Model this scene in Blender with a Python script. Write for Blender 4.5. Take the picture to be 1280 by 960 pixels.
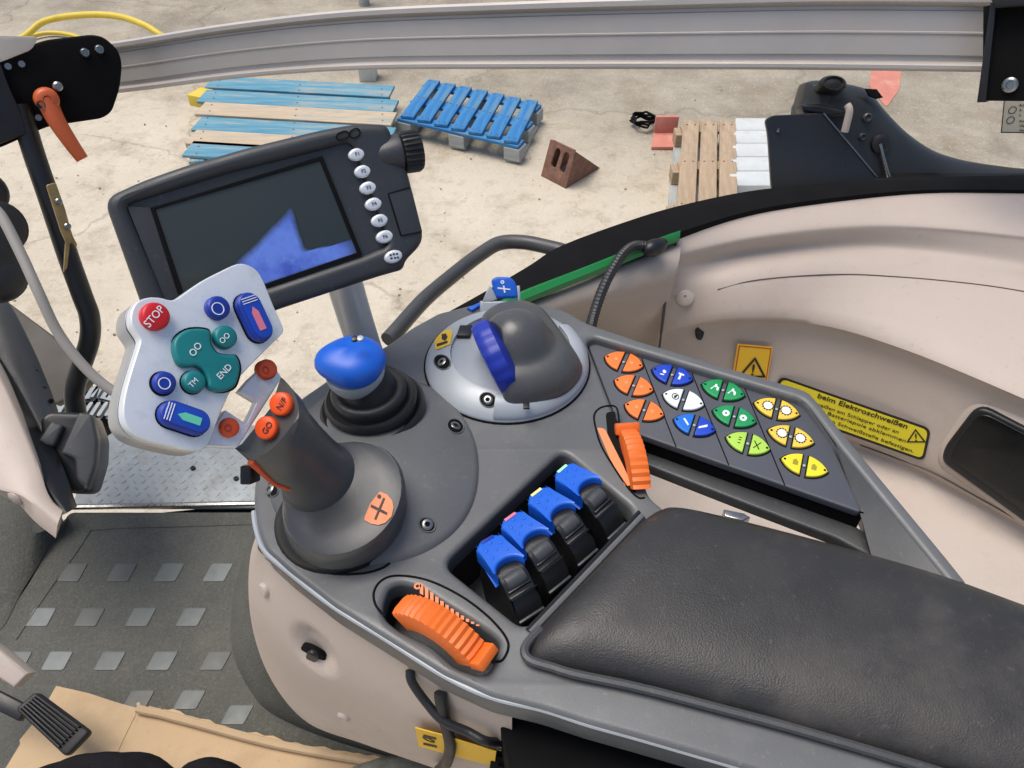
import bpy, bmesh, math, random
from mathutils import Vector, Matrix, Euler

for o in list(bpy.data.objects):
    bpy.data.objects.remove(o)
SC = bpy.context.scene
COL = SC.collection
random.seed(7)

# ---------------------------------------------------------------- camera, light, exposure
CZ = 2.45                    # eye height above the yard
PITCH = math.radians(45)
F = 967.0                    # focal length in pixels of the 1280 x 960 photograph
cam = bpy.data.cameras.new("camera")
cam.sensor_width = 36
cam.lens = 36 * F / 1280
cam.clip_start = 0.02
cam.clip_end = 500
cam_o = bpy.data.objects.new("camera", cam)
COL.objects.link(cam_o)
cam_o.location = (0, 0, CZ)
cam_o.rotation_euler = (math.pi / 2 - PITCH, 0, 0)
SC.camera = cam_o

SUN_EL, SUN_AZ = math.radians(72), math.radians(-75)     # azimuth measured from +Y towards +X
world = bpy.data.worlds.new("World")
SC.world = world
world.use_nodes = True
wn = world.node_tree
sky = wn.nodes.new("ShaderNodeTexSky")
sky.sky_type = 'NISHITA'
sky.sun_disc = False
sky.sun_elevation = SUN_EL
sky.sun_rotation = SUN_AZ
sky.altitude = 0
sky.air_density = 1.0
sky.dust_density = 4.0
sky.ozone_density = 1.0
wn.links.new(sky.outputs[0], wn.nodes["Background"].inputs[0])
wn.nodes["Background"].inputs[1].default_value = 0.105
sun = bpy.data.lights.new("sun", 'SUN')
sun.energy = 1.7
sun.angle = math.radians(38)
sun.color = (1.0, 0.95, 0.88)
sun_o = bpy.data.objects.new("sun", sun)
COL.objects.link(sun_o)
sd = Vector((math.sin(SUN_AZ) * math.cos(SUN_EL), math.cos(SUN_AZ) * math.cos(SUN_EL), math.sin(SUN_EL)))
sun_o.rotation_euler = sd.to_track_quat('Z', 'Y').to_euler()
SC.view_settings.view_transform = 'Standard'
SC.view_settings.look = 'None'
SC.view_settings.exposure = 0.5
SC.view_settings.gamma = 1.0
SC.view_settings.use_curve_mapping = False

# ---------------------------------------------------------------- measuring helpers
CAM = Vector((0, 0, CZ))
FWD = Vector((0, math.cos(PITCH), -math.sin(PITCH)))
UPV = Vector((0, math.sin(PITCH), math.cos(PITCH)))
RGT = Vector((1, 0, 0))


def ray(px, py):
    return FWD + RGT * ((px - 640) / F) + UPV * ((480 - py) / F)


def Pz(px, py, d):
    """point on the level d metres below the eye"""
    r = ray(px, py)
    return CAM + r * (d / -r.z)


def Pd(px, py, depth):
    return CAM + ray(px, py) * depth


def Py(px, py, Y):
    r = ray(px, py)
    return CAM + r * (Y / r.y)


class Plane:
    def __init__(s, o, n, u=None):
        s.o = Vector(o)
        s.n = Vector(n).normalized()
        u = Vector(u) if u is not None else RGT.copy()
        s.u = (u - s.n * u.dot(s.n)).normalized()
        s.v = s.n.cross(s.u)

    def hit(s, px, py, h=0.0):
        r = ray(px, py)
        t = (s.o + s.n * h - CAM).dot(s.n) / r.dot(s.n)
        return CAM + r * t

    def loc(s, p):
        q = p - s.o
        return (q.dot(s.u), q.dot(s.v))

    def uv(s, px, py, h=0.0):
        return s.loc(s.hit(px, py, h))

    def w(s, x, y, h=0.0):
        return s.o + s.u * x + s.v * y + s.n * h

    def up(s, h):
        return Plane(s.o + s.n * h, s.n, s.u)


def level(d):
    return Plane((0, 0, CZ - d), (0, 0, 1), (1, 0, 0))


def zm(pts, ox, oy, k):
    """points read off an enlarged crop -> photograph pixels"""
    return [(ox + x / k, oy + y / k) for x, y in pts]


def catmull(pts, n=6, closed=True):
    out = []
    N = len(pts)
    dim = len(pts[0])
    rng = range(N) if closed else range(N - 1)
    for i in rng:
        if closed:
            p0, p1, p2, p3 = pts[(i - 1) % N], pts[i], pts[(i + 1) % N], pts[(i + 2) % N]
        else:
            p0, p1, p2, p3 = pts[max(i - 1, 0)], pts[i], pts[i + 1], pts[min(i + 2, N - 1)]
        for k in range(n):
            t = k / n
            out.append(tuple(0.5 * (2 * p1[j] + (p2[j] - p0[j]) * t + (2 * p0[j] - 5 * p1[j] + 4 * p2[j] - p3[j]) * t * t
                                    + (3 * p1[j] - p0[j] - 3 * p2[j] + p3[j]) * t ** 3) for j in range(dim)))
    if not closed:
        out.append(tuple(pts[-1]))
    return out


def rnd(pts, r, seg=5):
    """round the corners of a 2-D polygon; r one number or one per corner"""
    out = []
    N = len(pts)
    for i in range(N):
        p = Vector(pts[i]); a = Vector(pts[i - 1]); b = Vector(pts[(i + 1) % N])
        ri = r[i] if isinstance(r, (list, tuple)) else r
        da, db = (a - p), (b - p)
        la, lb = da.length, db.length
        ri2 = min(ri, la * 0.48, lb * 0.48)
        if ri2 <= 1e-6:
            out.append(tuple(p)); continue
        pa, pb = p + da / la * ri2, p + db / lb * ri2
        for k in range(seg + 1):
            t = k / seg
            q = pa * (1 - t) ** 2 + p * 2 * t * (1 - t) + pb * t * t
            out.append((q.x, q.y))
    return out


def ell(cx, cy, a, b, ang=0.0, n=28):
    c, s = math.cos(ang), math.sin(ang)
    return [(cx + a * math.cos(t) * c - b * math.sin(t) * s, cy + a * math.cos(t) * s + b * math.sin(t) * c)
            for t in [2 * math.pi * k / n for k in range(n)]]


def capsule(x0, y0, x1, y1, r, n=10):
    a = math.atan2(y1 - y0, x1 - x0)
    out = []
    for k in range(n + 1):
        t = a - math.pi / 2 + math.pi * k / n
        out.append((x1 + r * math.cos(t), y1 + r * math.sin(t)))
    for k in range(n + 1):
        t = a + math.pi / 2 + math.pi * k / n
        out.append((x0 + r * math.cos(t), y0 + r * math.sin(t)))
    return out


# ---------------------------------------------------------------- materials
def lin(c):
    c /= 255.0
    return c / 12.92 if c <= 0.04045 else ((c + 0.055) / 1.055) ** 2.4


def rgb(r, g, b, k=1.0):
    return (lin(r) * k, lin(g) * k, lin(b) * k, 1)


MATS = {}


def mat(name, col, rough=0.5, metal=0.0, var=0.12, vscale=12.0, bump=0.0, bscale=400.0, spec=0.5, coat=0.0, rvar=0.08,
        emit=None, estr=0.0, dirt=None, dirt_amt=0.0, dscale=5.0, speck=None):
    m = bpy.data.materials.new(name)
    m.use_nodes = True
    nt = m.node_tree
    N, L = nt.nodes, nt.links
    b = N["Principled BSDF"]
    b.inputs["Roughness"].default_value = rough
    b.inputs["Metallic"].default_value = metal
    b.inputs["Specular IOR Level"].default_value = spec
    b.inputs["Coat Weight"].default_value = coat
    tc = N.new("ShaderNodeTexCoord")
    nz = N.new("ShaderNodeTexNoise")
    nz.inputs["Scale"].default_value = vscale
    nz.inputs["Detail"].default_value = 6
    nz.inputs["Roughness"].default_value = 0.62
    L.new(tc.outputs["Object"], nz.inputs["Vector"])
    mx = N.new("ShaderNodeMix"); mx.data_type = 'RGBA'
    mx.inputs[6].default_value = tuple(c * (1 - var) for c in col[:3]) + (1,)
    mx.inputs[7].default_value = tuple(min(1, c * (1 + var)) for c in col[:3]) + (1,)
    rmp = N.new("ShaderNodeMapRange")
    rmp.inputs[1].default_value = 0.3; rmp.inputs[2].default_value = 0.7
    L.new(nz.outputs["Fac"], rmp.inputs[0])
    L.new(rmp.outputs[0], mx.inputs[0])
    out = mx.outputs[2]
    if dirt is not None:
        n2 = N.new("ShaderNodeTexNoise")
        n2.inputs["Scale"].default_value = dscale; n2.inputs["Detail"].default_value = 9
        n2.inputs["Roughness"].default_value = 0.7
        L.new(tc.outputs["Object"], n2.inputs["Vector"])
        r2 = N.new("ShaderNodeMapRange")
        r2.inputs[1].default_value = 0.52; r2.inputs[2].default_value = 0.68
        r2.inputs[3].default_value = 0; r2.inputs[4].default_value = dirt_amt
        L.new(n2.outputs["Fac"], r2.inputs[0])
        m2 = N.new("ShaderNodeMix"); m2.data_type = 'RGBA'
        L.new(r2.outputs[0], m2.inputs[0])
        L.new(out, m2.inputs[6])
        m2.inputs[7].default_value = dirt
        out = m2.outputs[2]
    if speck is not None:
        n5 = N.new("ShaderNodeTexNoise")
        n5.inputs["Scale"].default_value = speck[2]; n5.inputs["Detail"].default_value = 5; n5.inputs["Roughness"].default_value = 0.75
        L.new(tc.outputs["Object"], n5.inputs["Vector"])
        r5 = N.new("ShaderNodeMapRange")
        r5.inputs[1].default_value = 0.60; r5.inputs[2].default_value = 0.72; r5.inputs[3].default_value = 0; r5.inputs[4].default_value = speck[1]
        L.new(n5.outputs["Fac"], r5.inputs[0])
        m5 = N.new("ShaderNodeMix"); m5.data_type = 'RGBA'
        L.new(r5.outputs[0], m5.inputs[0]); L.new(out, m5.inputs[6]); m5.inputs[7].default_value = speck[0]
        out = m5.outputs[2]
    L.new(out, b.inputs["Base Color"])
    if rvar:
        r3 = N.new("ShaderNodeMapRange")
        r3.inputs[1].default_value = 0.3; r3.inputs[2].default_value = 0.7
        r3.inputs[3].default_value = max(0.02, rough - rvar); r3.inputs[4].default_value = min(1, rough + rvar)
        n3 = N.new("ShaderNodeTexNoise")
        n3.inputs["Scale"].default_value = vscale * 2.3; n3.inputs["Detail"].default_value = 8
        L.new(tc.outputs["Object"], n3.inputs["Vector"])
        L.new(n3.outputs["Fac"], r3.inputs[0])
        L.new(r3.outputs[0], b.inputs["Roughness"])
    if bump:
        n4 = N.new("ShaderNodeTexNoise")
        n4.inputs["Scale"].default_value = bscale; n4.inputs["Detail"].default_value = 3
        L.new(tc.outputs["Object"], n4.inputs["Vector"])
        bp = N.new("ShaderNodeBump")
        bp.inputs["Strength"].default_value = bump
        bp.inputs["Distance"].default_value = 0.0015
        L.new(n4.outputs["Fac"], bp.inputs["Height"])
        L.new(bp.outputs[0], b.inputs["Normal"])
    if emit is not None:
        b.inputs["Emission Color"].default_value = emit
        b.inputs["Emission Strength"].default_value = estr
    MATS[name] = m
    return m


M_DECK = mat("grey_console_plastic", rgb(95, 97, 98), 0.38, bump=0.12, bscale=1500, var=0.06, dirt=rgb(128, 130, 130), dirt_amt=0.22, dscale=16, rvar=0.12, speck=(rgb(150, 150, 146), 0.3, 260))
M_DARK = mat("dark_grey_plastic", rgb(66, 68, 70), 0.40, bump=0.12, bscale=1600, var=0.08, dirt=rgb(95, 93, 88), dirt_amt=0.25, dscale=14, rvar=0.12, speck=(rgb(130, 128, 122), 0.3, 240))
M_GRIP = mat("grip_grey_plastic", rgb(74, 76, 77), 0.36, bump=0.06, bscale=1500, var=0.08, dirt=rgb(98, 96, 90), dirt_amt=0.3, dscale=14, rvar=0.1, speck=(rgb(130, 128, 122), 0.25, 240))
M_BLACK = mat("black_plastic", rgb(26, 27, 29), 0.38, bump=0.12, bscale=1300, var=0.15)
M_BLACKM = mat("matt_black", rgb(13, 13, 14), 0.8, var=0.2, spec=0.15)
M_SEAM = mat("seam_black", rgb(8, 8, 9), 0.8, var=0.1, spec=0.2)
M_PANEL = mat("keypad_plastic", rgb(76, 79, 86), 0.46, bump=0.1, bscale=1500, var=0.06, speck=(rgb(130, 130, 130), 0.25, 260))
M_RUBBER = mat("black_rubber", rgb(33, 34, 36), 0.48, bump=0.15, bscale=700, var=0.15)
M_PAD = mat("armrest_leather", rgb(47, 46, 45), 0.42, bump=0.2, bscale=1000, var=0.14, vscale=16, dirt=rgb(108, 100, 92), dirt_amt=0.24, dscale=9, rvar=0.12, speck=(rgb(118, 114, 110), 0.25, 220))
M_BEIGE = mat("beige_trim", rgb(184, 171, 160), 0.5, bump=0.18, bscale=1100, var=0.035, vscale=7, dirt=rgb(164, 146, 132), dirt_amt=0.35, dscale=9, speck=(rgb(120, 106, 94), 0.25, 130))
M_BEIGE2 = mat("beige_panel", rgb(188, 174, 162), 0.48, bump=0.16, bscale=1100, var=0.035, vscale=7, dirt=rgb(164, 146, 132), dirt_amt=0.35, dscale=8, speck=(rgb(120, 106, 94), 0.25, 130))
M_SILVER = mat("silver_paint", rgb(222, 227, 232), 0.34, metal=0.3, var=0.05, vscale=60, dirt=rgb(150, 158, 164), dirt_amt=0.3, dscale=60)
M_RING = mat("silver_plastic", rgb(168, 175, 181), 0.42, metal=0.12, var=0.05, vscale=20)
M_ALU = mat("brushed_aluminium", rgb(180, 174, 168), 0.40, metal=0.35, var=0.08, vscale=6)
M_STEEL = mat("steel", rgb(150, 150, 148), 0.3, metal=0.95, var=0.15, vscale=90)
M_BLUE = mat("blue_plastic", rgb(20, 94, 204), 0.42, var=0.08, bump=0.05, bscale=1200)
M_DBLUE = mat("dark_blue_rubber", rgb(16, 50, 150), 0.42, var=0.1)
M_DIAL = mat("dial_blue", rgb(26, 50, 160), 0.46, var=0.12)
M_TEAL = mat("teal_rubber", rgb(12, 116, 120), 0.4, var=0.08)
M_RED = mat("red_rubber", rgb(196, 22, 34), 0.4, var=0.08)
M_ORANGE = mat("orange_plastic", rgb(226, 108, 34), 0.5, var=0.06, dirt=rgb(190, 84, 22), dirt_amt=0.3, dscale=40)
M_DORANGE = mat("dull_orange_rubber", rgb(198, 74, 34), 0.46, var=0.1)
M_BORANGE = mat("bright_orange_rubber", rgb(236, 82, 18), 0.4, var=0.06)
M_DECAL = mat("orange_print", rgb(244, 142, 92), 0.5, var=0.04)
M_WHITE = mat("white_print", rgb(228, 232, 236), 0.5, var=0.02)
M_PINK = mat("pink_print", rgb(214, 120, 140), 0.5, var=0.02)
M_LGREEN = mat("pale_green_print", rgb(96, 200, 170), 0.5, var=0.02)
M_YELLOW = mat("yellow_sticker", rgb(238, 190, 30), 0.4, var=0.04)
M_YELLOW2 = mat("lemon_sticker", rgb(216, 200, 34), 0.4, var=0.04)
M_INK = mat("black_ink", rgb(22, 20, 18), 0.5, var=0.05)
M_GLASSBLK = mat("screen_glass", rgb(52, 60, 60), 0.22, var=0.03, spec=0.5, rvar=0.02)
M_HOUS = mat("terminal_plastic", rgb(50, 53, 57), 0.44, bump=0.1, bscale=1500, var=0.06, rvar=0.12, speck=(rgb(120, 120, 118), 0.25, 240))
M_GREENP = mat("green_paint", rgb(32, 128, 66), 0.35, var=0.06)
M_GREENK = {}


def keymat(n, c):
    M_GREENK[n] = mat(n, c, 0.4, var=0.05)


keymat("orange_key", rgb(236, 122, 54)); keymat("blue_key", rgb(28, 68, 186)); keymat("mid_blue_key", rgb(24, 108, 205))
keymat("white_key", rgb(222, 232, 230)); keymat("green_key", rgb(28, 146, 82)); keymat("lime_key", rgb(168, 208, 80))
keymat("amber_key", rgb(232, 196, 70)); keymat("lemon_key", rgb(232, 212, 44))


def mat_custom(name, build):
    m = bpy.data.materials.new(name)
    m.use_nodes = True
    nt = m.node_tree
    b = nt.nodes["Principled BSDF"]
    build(nt, nt.nodes, nt.links, b)
    return m


def n_noise(N, L, vec, scale, detail=6, rough=0.6):
    n = N.new("ShaderNodeTexNoise")
    n.inputs["Scale"].default_value = scale; n.inputs["Detail"].default_value = detail; n.inputs["Roughness"].default_value = rough
    L.new(vec, n.inputs["Vector"])
    return n.outputs["Fac"]


def n_range(N, L, v, a, b, c=0.0, d=1.0):
    r = N.new("ShaderNodeMapRange")
    r.inputs[1].default_value = a; r.inputs[2].default_value = b; r.inputs[3].default_value = c; r.inputs[4].default_value = d
    L.new(v, r.inputs[0])
    return r.outputs[0]


def n_mix(N, L, fac, a, b):
    m = N.new("ShaderNodeMix"); m.data_type = 'RGBA'
    if isinstance(fac, float): m.inputs[0].default_value = fac
    else: L.new(fac, m.inputs[0])
    for i, x in ((6, a), (7, b)):
        if isinstance(x, tuple): m.inputs[i].default_value = x
        else: L.new(x, m.inputs[i])
    return m.outputs[2]


def b_ground(nt, N, L, b):
    g = N.new("ShaderNodeNewGeometry")
    p = g.outputs["Position"]
    col = n_mix(N, L, n_range(N, L, n_noise(N, L, p, 0.9, 8, 0.65), 0.35, 0.65), rgb(194, 183, 162), rgb(214, 204, 185))
    sep = N.new("ShaderNodeSeparateXYZ"); L.new(p, sep.inputs[0])
    add = N.new("ShaderNodeMath"); add.operation = 'MULTIPLY_ADD'
    L.new(n_noise(N, L, p, 0.9, 6, 0.65), add.inputs[0]); add.inputs[1].default_value = 2.2
    ad2 = N.new("ShaderNodeMath"); ad2.operation = 'MULTIPLY_ADD'
    L.new(sep.outputs[0], ad2.inputs[0]); ad2.inputs[1].default_value = 0.35; L.new(sep.outputs[1], ad2.inputs[2])
    L.new(ad2.outputs[0], add.inputs[2])
    col = n_mix(N, L, n_range(N, L, add.outputs[0], 5.2, 6.6), col, n_mix(N, L, n_range(N, L, n_noise(N, L, p, 1.6, 9, 0.7), 0.38, 0.62), rgb(140, 133, 118), rgb(172, 164, 147)))   # bare concrete further out
    col = n_mix(N, L, n_range(N, L, n_noise(N, L, p, 2.7, 10, 0.74), 0.50, 0.70, 0, 0.65), col, rgb(138, 121, 97))
    col = n_mix(N, L, n_range(N, L, n_noise(N, L, p, 9, 9, 0.75), 0.55, 0.7, 0, 0.5), col, rgb(132, 117, 94))
    col = n_mix(N, L, n_range(N, L, n_noise(N, L, p, 30, 6, 0.75), 0.58, 0.72, 0, 0.5), col, rgb(112, 98, 80))
    col = n_mix(N, L, n_range(N, L, n_noise(N, L, p, 55, 4, 0.7), 0.58, 0.70, 0, 0.7), col, rgb(226, 217, 198))
    vo = N.new("ShaderNodeTexVoronoi"); vo.feature = 'DISTANCE_TO_EDGE'; vo.inputs["Scale"].default_value = 0.33
    wv = N.new("ShaderNodeVectorMath"); wv.operation = 'MULTIPLY_ADD'
    nz3 = N.new("ShaderNodeTexNoise"); nz3.inputs["Scale"].default_value = 3.0; nz3.inputs["Detail"].default_value = 6
    L.new(p, nz3.inputs["Vector"]); L.new(nz3.outputs["Color"], wv.inputs[0]); wv.inputs[1].default_value = (0.5, 0.5, 0.5); L.new(p, wv.inputs[2])
    L.new(wv.outputs[0], vo.inputs["Vector"])
    col = n_mix(N, L, n_range(N, L, vo.outputs["Distance"], 0.0, 0.007, 0.35, 0.0), col, rgb(96, 84, 66))
    L.new(col, b.inputs["Base Color"])
    b.inputs["Roughness"].default_value = 0.92
    bp = N.new("ShaderNodeBump"); bp.inputs["Strength"].default_value = 0.55; bp.inputs["Distance"].default_value = 0.02
    L.new(n_noise(N, L, p, 40, 8, 0.75), bp.inputs["Height"]); L.new(bp.outputs[0], b.inputs["Normal"])


M_GROUND = mat_custom("yard_concrete", b_ground)


def wood(name, c1, c2, worn, amt):
    def f(nt, N, L, b):
        tc = N.new("ShaderNodeTexCoord")
        mp = N.new("ShaderNodeMapping"); mp.inputs["Scale"].default_value = (1, 9, 9)
        L.new(tc.outputs["Object"], mp.inputs[0])
        v = mp.outputs[0]
        col = n_mix(N, L, n_range(N, L, n_noise(N, L, v, 3.5, 8, 0.7), 0.35, 0.65), c1, c2)
        col = n_mix(N, L, n_range(N, L, n_noise(N, L, v, 2.2, 10, 0.75), 0.5, 0.66, 0, amt), col, worn)
        L.new(col, b.inputs["Base Color"]); b.inputs["Roughness"].default_value = 0.8
        bp = N.new("ShaderNodeBump"); bp.inputs["Strength"].default_value = 0.4; bp.inputs["Distance"].default_value = 0.004
        L.new(n_noise(N, L, v, 14, 6, 0.7), bp.inputs["Height"]); L.new(bp.outputs[0], b.inputs["Normal"])
    return mat_custom(name, f)


M_BLUEW = wood("blue_painted_wood", rgb(28, 106, 166), rgb(52, 130, 186), rgb(112, 134, 134), 0.85)
M_BLUEF = wood("faded_blue_wood", rgb(74, 132, 158), rgb(104, 156, 174), rgb(168, 162, 144), 0.9)
M_WOOD = wood("bare_wood", rgb(160, 138, 112), rgb(186, 164, 136), rgb(128, 112, 94), 0.6)
M_TANW = wood("worn_tan_wood", rgb(180, 162, 136), rgb(198, 180, 154), rgb(110, 146, 156), 0.6)
M_GREYW = wood("grey_wood", rgb(150, 156, 156), rgb(178, 180, 174), rgb(120, 120, 112), 0.6)
M_RUST = mat("rusty_steel", rgb(122, 88, 74), 0.8, var=0.25, vscale=25, dirt=rgb(150, 112, 92), dirt_amt=0.6, dscale=20, bump=0.3, bscale=120)
M_PALEWHITE = mat("white_plastic_sheet", rgb(202, 206, 204), 0.55, var=0.08, vscale=8, dirt=rgb(160, 160, 154), dirt_amt=0.4, dscale=9)
M_PALERED = mat("faded_red_paint", rgb(198, 128, 112), 0.8, var=0.12, vscale=9, dirt=rgb(200, 176, 152), dirt_amt=0.6, dscale=7)
M_YHOSE = mat("yellow_hose", rgb(216, 190, 66), 0.5, var=0.08)
M_GREYHOSE = mat("grey_cable", rgb(150, 146, 140), 0.5, var=0.06)
M_BRASS = mat("brass_zinc", rgb(168, 142, 96), 0.42, metal=0.7, var=0.2, vscale=60)
M_CARD = mat("cardboard", rgb(188, 163, 130), 0.85, var=0.05, vscale=10, bump=0.12, bscale=300, dirt=rgb(150, 124, 94), dirt_amt=0.4, dscale=7, speck=(rgb(120, 98, 74), 0.3, 120), spec=0.2)
M_CLOTH = mat("black_cloth", rgb(30, 29, 32), 0.95, var=0.25, vscale=60, bump=0.5, bscale=900, spec=0.1)
M_GCLOTH = mat("grey_cloth", rgb(120, 122, 112), 0.95, var=0.25, vscale=90, bump=0.5, bscale=900, spec=0.1)
M_STEP = mat("galvanised_plate", rgb(150, 156, 157), 0.48, metal=0.25, var=0.14, vscale=22, dirt=rgb(120, 116, 104), dirt_amt=0.5, dscale=18)
M_LEVERO = mat("clamp_orange", rgb(196, 92, 48), 0.4, var=0.06)


def b_mat(nt, N, L, b):
    g = N.new("ShaderNodeNewGeometry"); p = g.outputs["Position"]
    col = n_mix(N, L, n_range(N, L, n_noise(N, L, p, 5, 8, 0.7), 0.35, 0.65), rgb(76, 77, 72), rgb(93, 93, 86))
    col = n_mix(N, L, n_range(N, L, n_noise(N, L, p, 260, 4, 0.7), 0.5, 0.7, 0, 0.5), col, rgb(116, 114, 104))
    col = n_mix(N, L, n_range(N, L, n_noise(N, L, p, 420, 3, 0.6), 0.55, 0.7, 0, 0.5), col, rgb(56, 56, 53))
    col = n_mix(N, L, n_range(N, L, n_noise(N, L, p, 13, 8, 0.75), 0.56, 0.74, 0, 0.3), col, rgb(126, 121, 108))
    L.new(col, b.inputs["Base Color"]); b.inputs["Roughness"].default_value = 0.8; b.inputs["Specular IOR Level"].default_value = 0.35
    bp = N.new("ShaderNodeBump"); bp.inputs["Strength"].default_value = 0.6; bp.inputs["Distance"].default_value = 0.003
    L.new(n_noise(N, L, p, 420, 3, 0.6), bp.inputs["Height"]); L.new(bp.outputs[0], b.inputs["Normal"])


M_MAT = mat_custom("floor_mat_rubber", b_mat)
M_TREADS = [mat("worn_tread_pad", rgb(*c), 0.5, var=0.12, vscale=30, dirt=rgb(92, 92, 84), dirt_amt=0.6, dscale=25) for c in ((110, 116, 114), (97, 102, 99), (88, 90, 86))]


def b_patch(nt, N, L, b):
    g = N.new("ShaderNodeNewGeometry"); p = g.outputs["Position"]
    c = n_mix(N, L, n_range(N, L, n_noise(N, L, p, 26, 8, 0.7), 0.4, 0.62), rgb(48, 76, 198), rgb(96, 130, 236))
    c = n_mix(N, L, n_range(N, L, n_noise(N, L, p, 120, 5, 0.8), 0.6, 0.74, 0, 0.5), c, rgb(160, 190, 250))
    at = N.new("ShaderNodeAttribute"); at.attribute_name = "emit_fade"
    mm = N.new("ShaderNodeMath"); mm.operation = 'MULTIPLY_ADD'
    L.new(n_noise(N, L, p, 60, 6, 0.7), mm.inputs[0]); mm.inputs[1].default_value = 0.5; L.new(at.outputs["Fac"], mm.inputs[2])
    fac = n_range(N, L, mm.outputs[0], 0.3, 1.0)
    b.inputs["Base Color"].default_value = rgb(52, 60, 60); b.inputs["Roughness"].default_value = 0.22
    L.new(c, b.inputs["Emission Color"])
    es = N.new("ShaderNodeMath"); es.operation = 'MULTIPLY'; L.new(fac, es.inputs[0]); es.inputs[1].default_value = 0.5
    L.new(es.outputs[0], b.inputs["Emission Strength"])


M_PATCH = mat_custom("emissive_blue_patch", b_patch)  # blue emission put into the patch, fading out towards its rim


def b_pane(nt, N, L, b):
    t = N.new("ShaderNodeBsdfTransparent"); g = N.new("ShaderNodeBsdfGlossy"); g.inputs["Roughness"].default_value = 0.03
    mx = N.new("ShaderNodeMixShader"); mx.inputs[0].default_value = 0.04
    L.new(t.outputs[0], mx.inputs[1]); L.new(g.outputs[0], mx.inputs[2])
    L.new(mx.outputs[0], N["Material Output"].inputs["Surface"])


M_PANE = mat_custom("clear_glass", b_pane)

# ---------------------------------------------------------------- object helpers
ORG = {}


def thing(name, label, cat, loc, group=None):
    o = bpy.data.objects.new(name, None)
    o.empty_display_size = 0.02
    COL.objects.link(o)
    o.location = loc
    ORG[o.name] = Vector(loc)
    o["label"] = label; o["category"] = cat
    if group: o["group"] = group
    return o


def finish(me, mtl, smooth=40):
    me.materials.clear()
    me.materials.append(mtl)
    if smooth:
        me.polygons.foreach_set("use_smooth", [True] * len(me.polygons))
        me.set_sharp_from_angle(angle=math.radians(smooth))
    else:
        me.polygons.foreach_set("use_smooth", [False] * len(me.polygons))
    me.update()


def put(name, me, mtl, parent=None, label=None, smooth=40, kind=None, cat=None, group=None, base=None):
    """link a world-space mesh (or bmesh) as one object; a child's vertices are stored relative to its parent"""
    if isinstance(me, bmesh.types.BMesh):
        m2 = bpy.data.meshes.new(name)
        me.to_mesh(m2); me.free()
        me = m2
    me.name = name
    finish(me, mtl, smooth)
    o = bpy.data.objects.new(name, me)
    COL.objects.link(o)
    if parent is not None:
        off = ORG[parent.name]
        me.transform(Matrix.Translation(-off))
        o.parent = parent
        ORG[o.name] = off.copy()
    else:
        if base is None:
            xs = [v.co for v in me.vertices]
            base = Vector((sum(v.x for v in xs) / len(xs), sum(v.y for v in xs) / len(xs), min(v.z for v in xs)))
        me.transform(Matrix.Translation(-Vector(base)))
        o.location = base
        ORG[o.name] = Vector(base)
    if label: o["label"] = label
    if cat: o["category"] = cat
    if group: o["group"] = group
    if kind: o["kind"] = kind
    return o


def plate(pl, uv, thick, bevel=0.0, holes=(), h=0.0, res=2):
    """a flat piece: outline (plane coordinates) with holes, its face at height h above the plane"""
    cu = bpy.data.curves.new("tmp", 'CURVE')
    cu.dimensions = '2D'; cu.fill_mode = 'BOTH'
    bevel = min(bevel, thick * 0.49)
    cu.extrude = thick / 2 - bevel
    cu.bevel_depth = bevel; cu.bevel_resolution = res
    cu.offset = -bevel
    for poly in [uv] + list(holes):
        sp = cu.splines.new('POLY')
        sp.points.add(len(poly) - 1)
        for i, p in enumerate(poly):
            sp.points[i].co = (p[0], p[1], 0, 1)
        sp.use_cyclic_u = True
    ob = bpy.data.objects.new("tmp", cu)
    me = bpy.data.meshes.new_from_object(ob)
    bpy.data.objects.remove(ob); bpy.data.curves.remove(cu)
    M = Matrix(((pl.u.x, pl.v.x, pl.n.x, 0), (pl.u.y, pl.v.y, pl.n.y, 0), (pl.u.z, pl.v.z, pl.n.z, 0), (0, 0, 0, 1)))
    o = pl.o + pl.n * (h - thick / 2)
    me.transform(Matrix.Translation(o) @ M)
    bm = bmesh.new(); bm.from_mesh(me)
    bmesh.ops.remove_doubles(bm, verts=bm.verts, dist=1e-6)
    bmesh.ops.recalc_face_normals(bm, faces=bm.faces)
    bm.to_mesh(me); bm.free()
    return me


def pplate(pl, px, thick, bevel=0.0, holes=(), h=0.0, r=None, smooth_pts=False, res=2):
    """as plate, with the outline measured in photograph pixels; r rounds corners (metres)"""
    def cv(pts):
        q = [pl.uv(x, y, h) for x, y in pts]
        if smooth_pts: q = catmull(q, 5)
        elif r is not None: q = rnd(q, r)
        return q
    return plate(pl, cv(px), thick, bevel, [cv(x) for x in holes], h, res)


def loft(rings, close=True, cap0=True, cap1=True, bm=None):
    bm = bm or bmesh.new()
    vs = [[bm.verts.new(p) for p in r] for r in rings]
    n = len(rings[0])
    for a, b in zip(vs, vs[1:]):
        for i in range(n if close else n - 1):
            j = (i + 1) % n
            try: bm.faces.new((a[i], a[j], b[j], b[i]))
            except ValueError: pass
    if close and cap0: bm.faces.new(list(reversed(vs[0])))
    if close and cap1: bm.faces.new(vs[-1])
    bmesh.ops.recalc_face_normals(bm, faces=bm.faces)
    return bm


def frame_of(n):
    n = n.normalized()
    a = Vector((1, 0, 0)) if abs(n.x) < 0.8 else Vector((0, 1, 0))
    u = (a - n * a.dot(n)).normalized()
    return u, n.cross(u)


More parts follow.
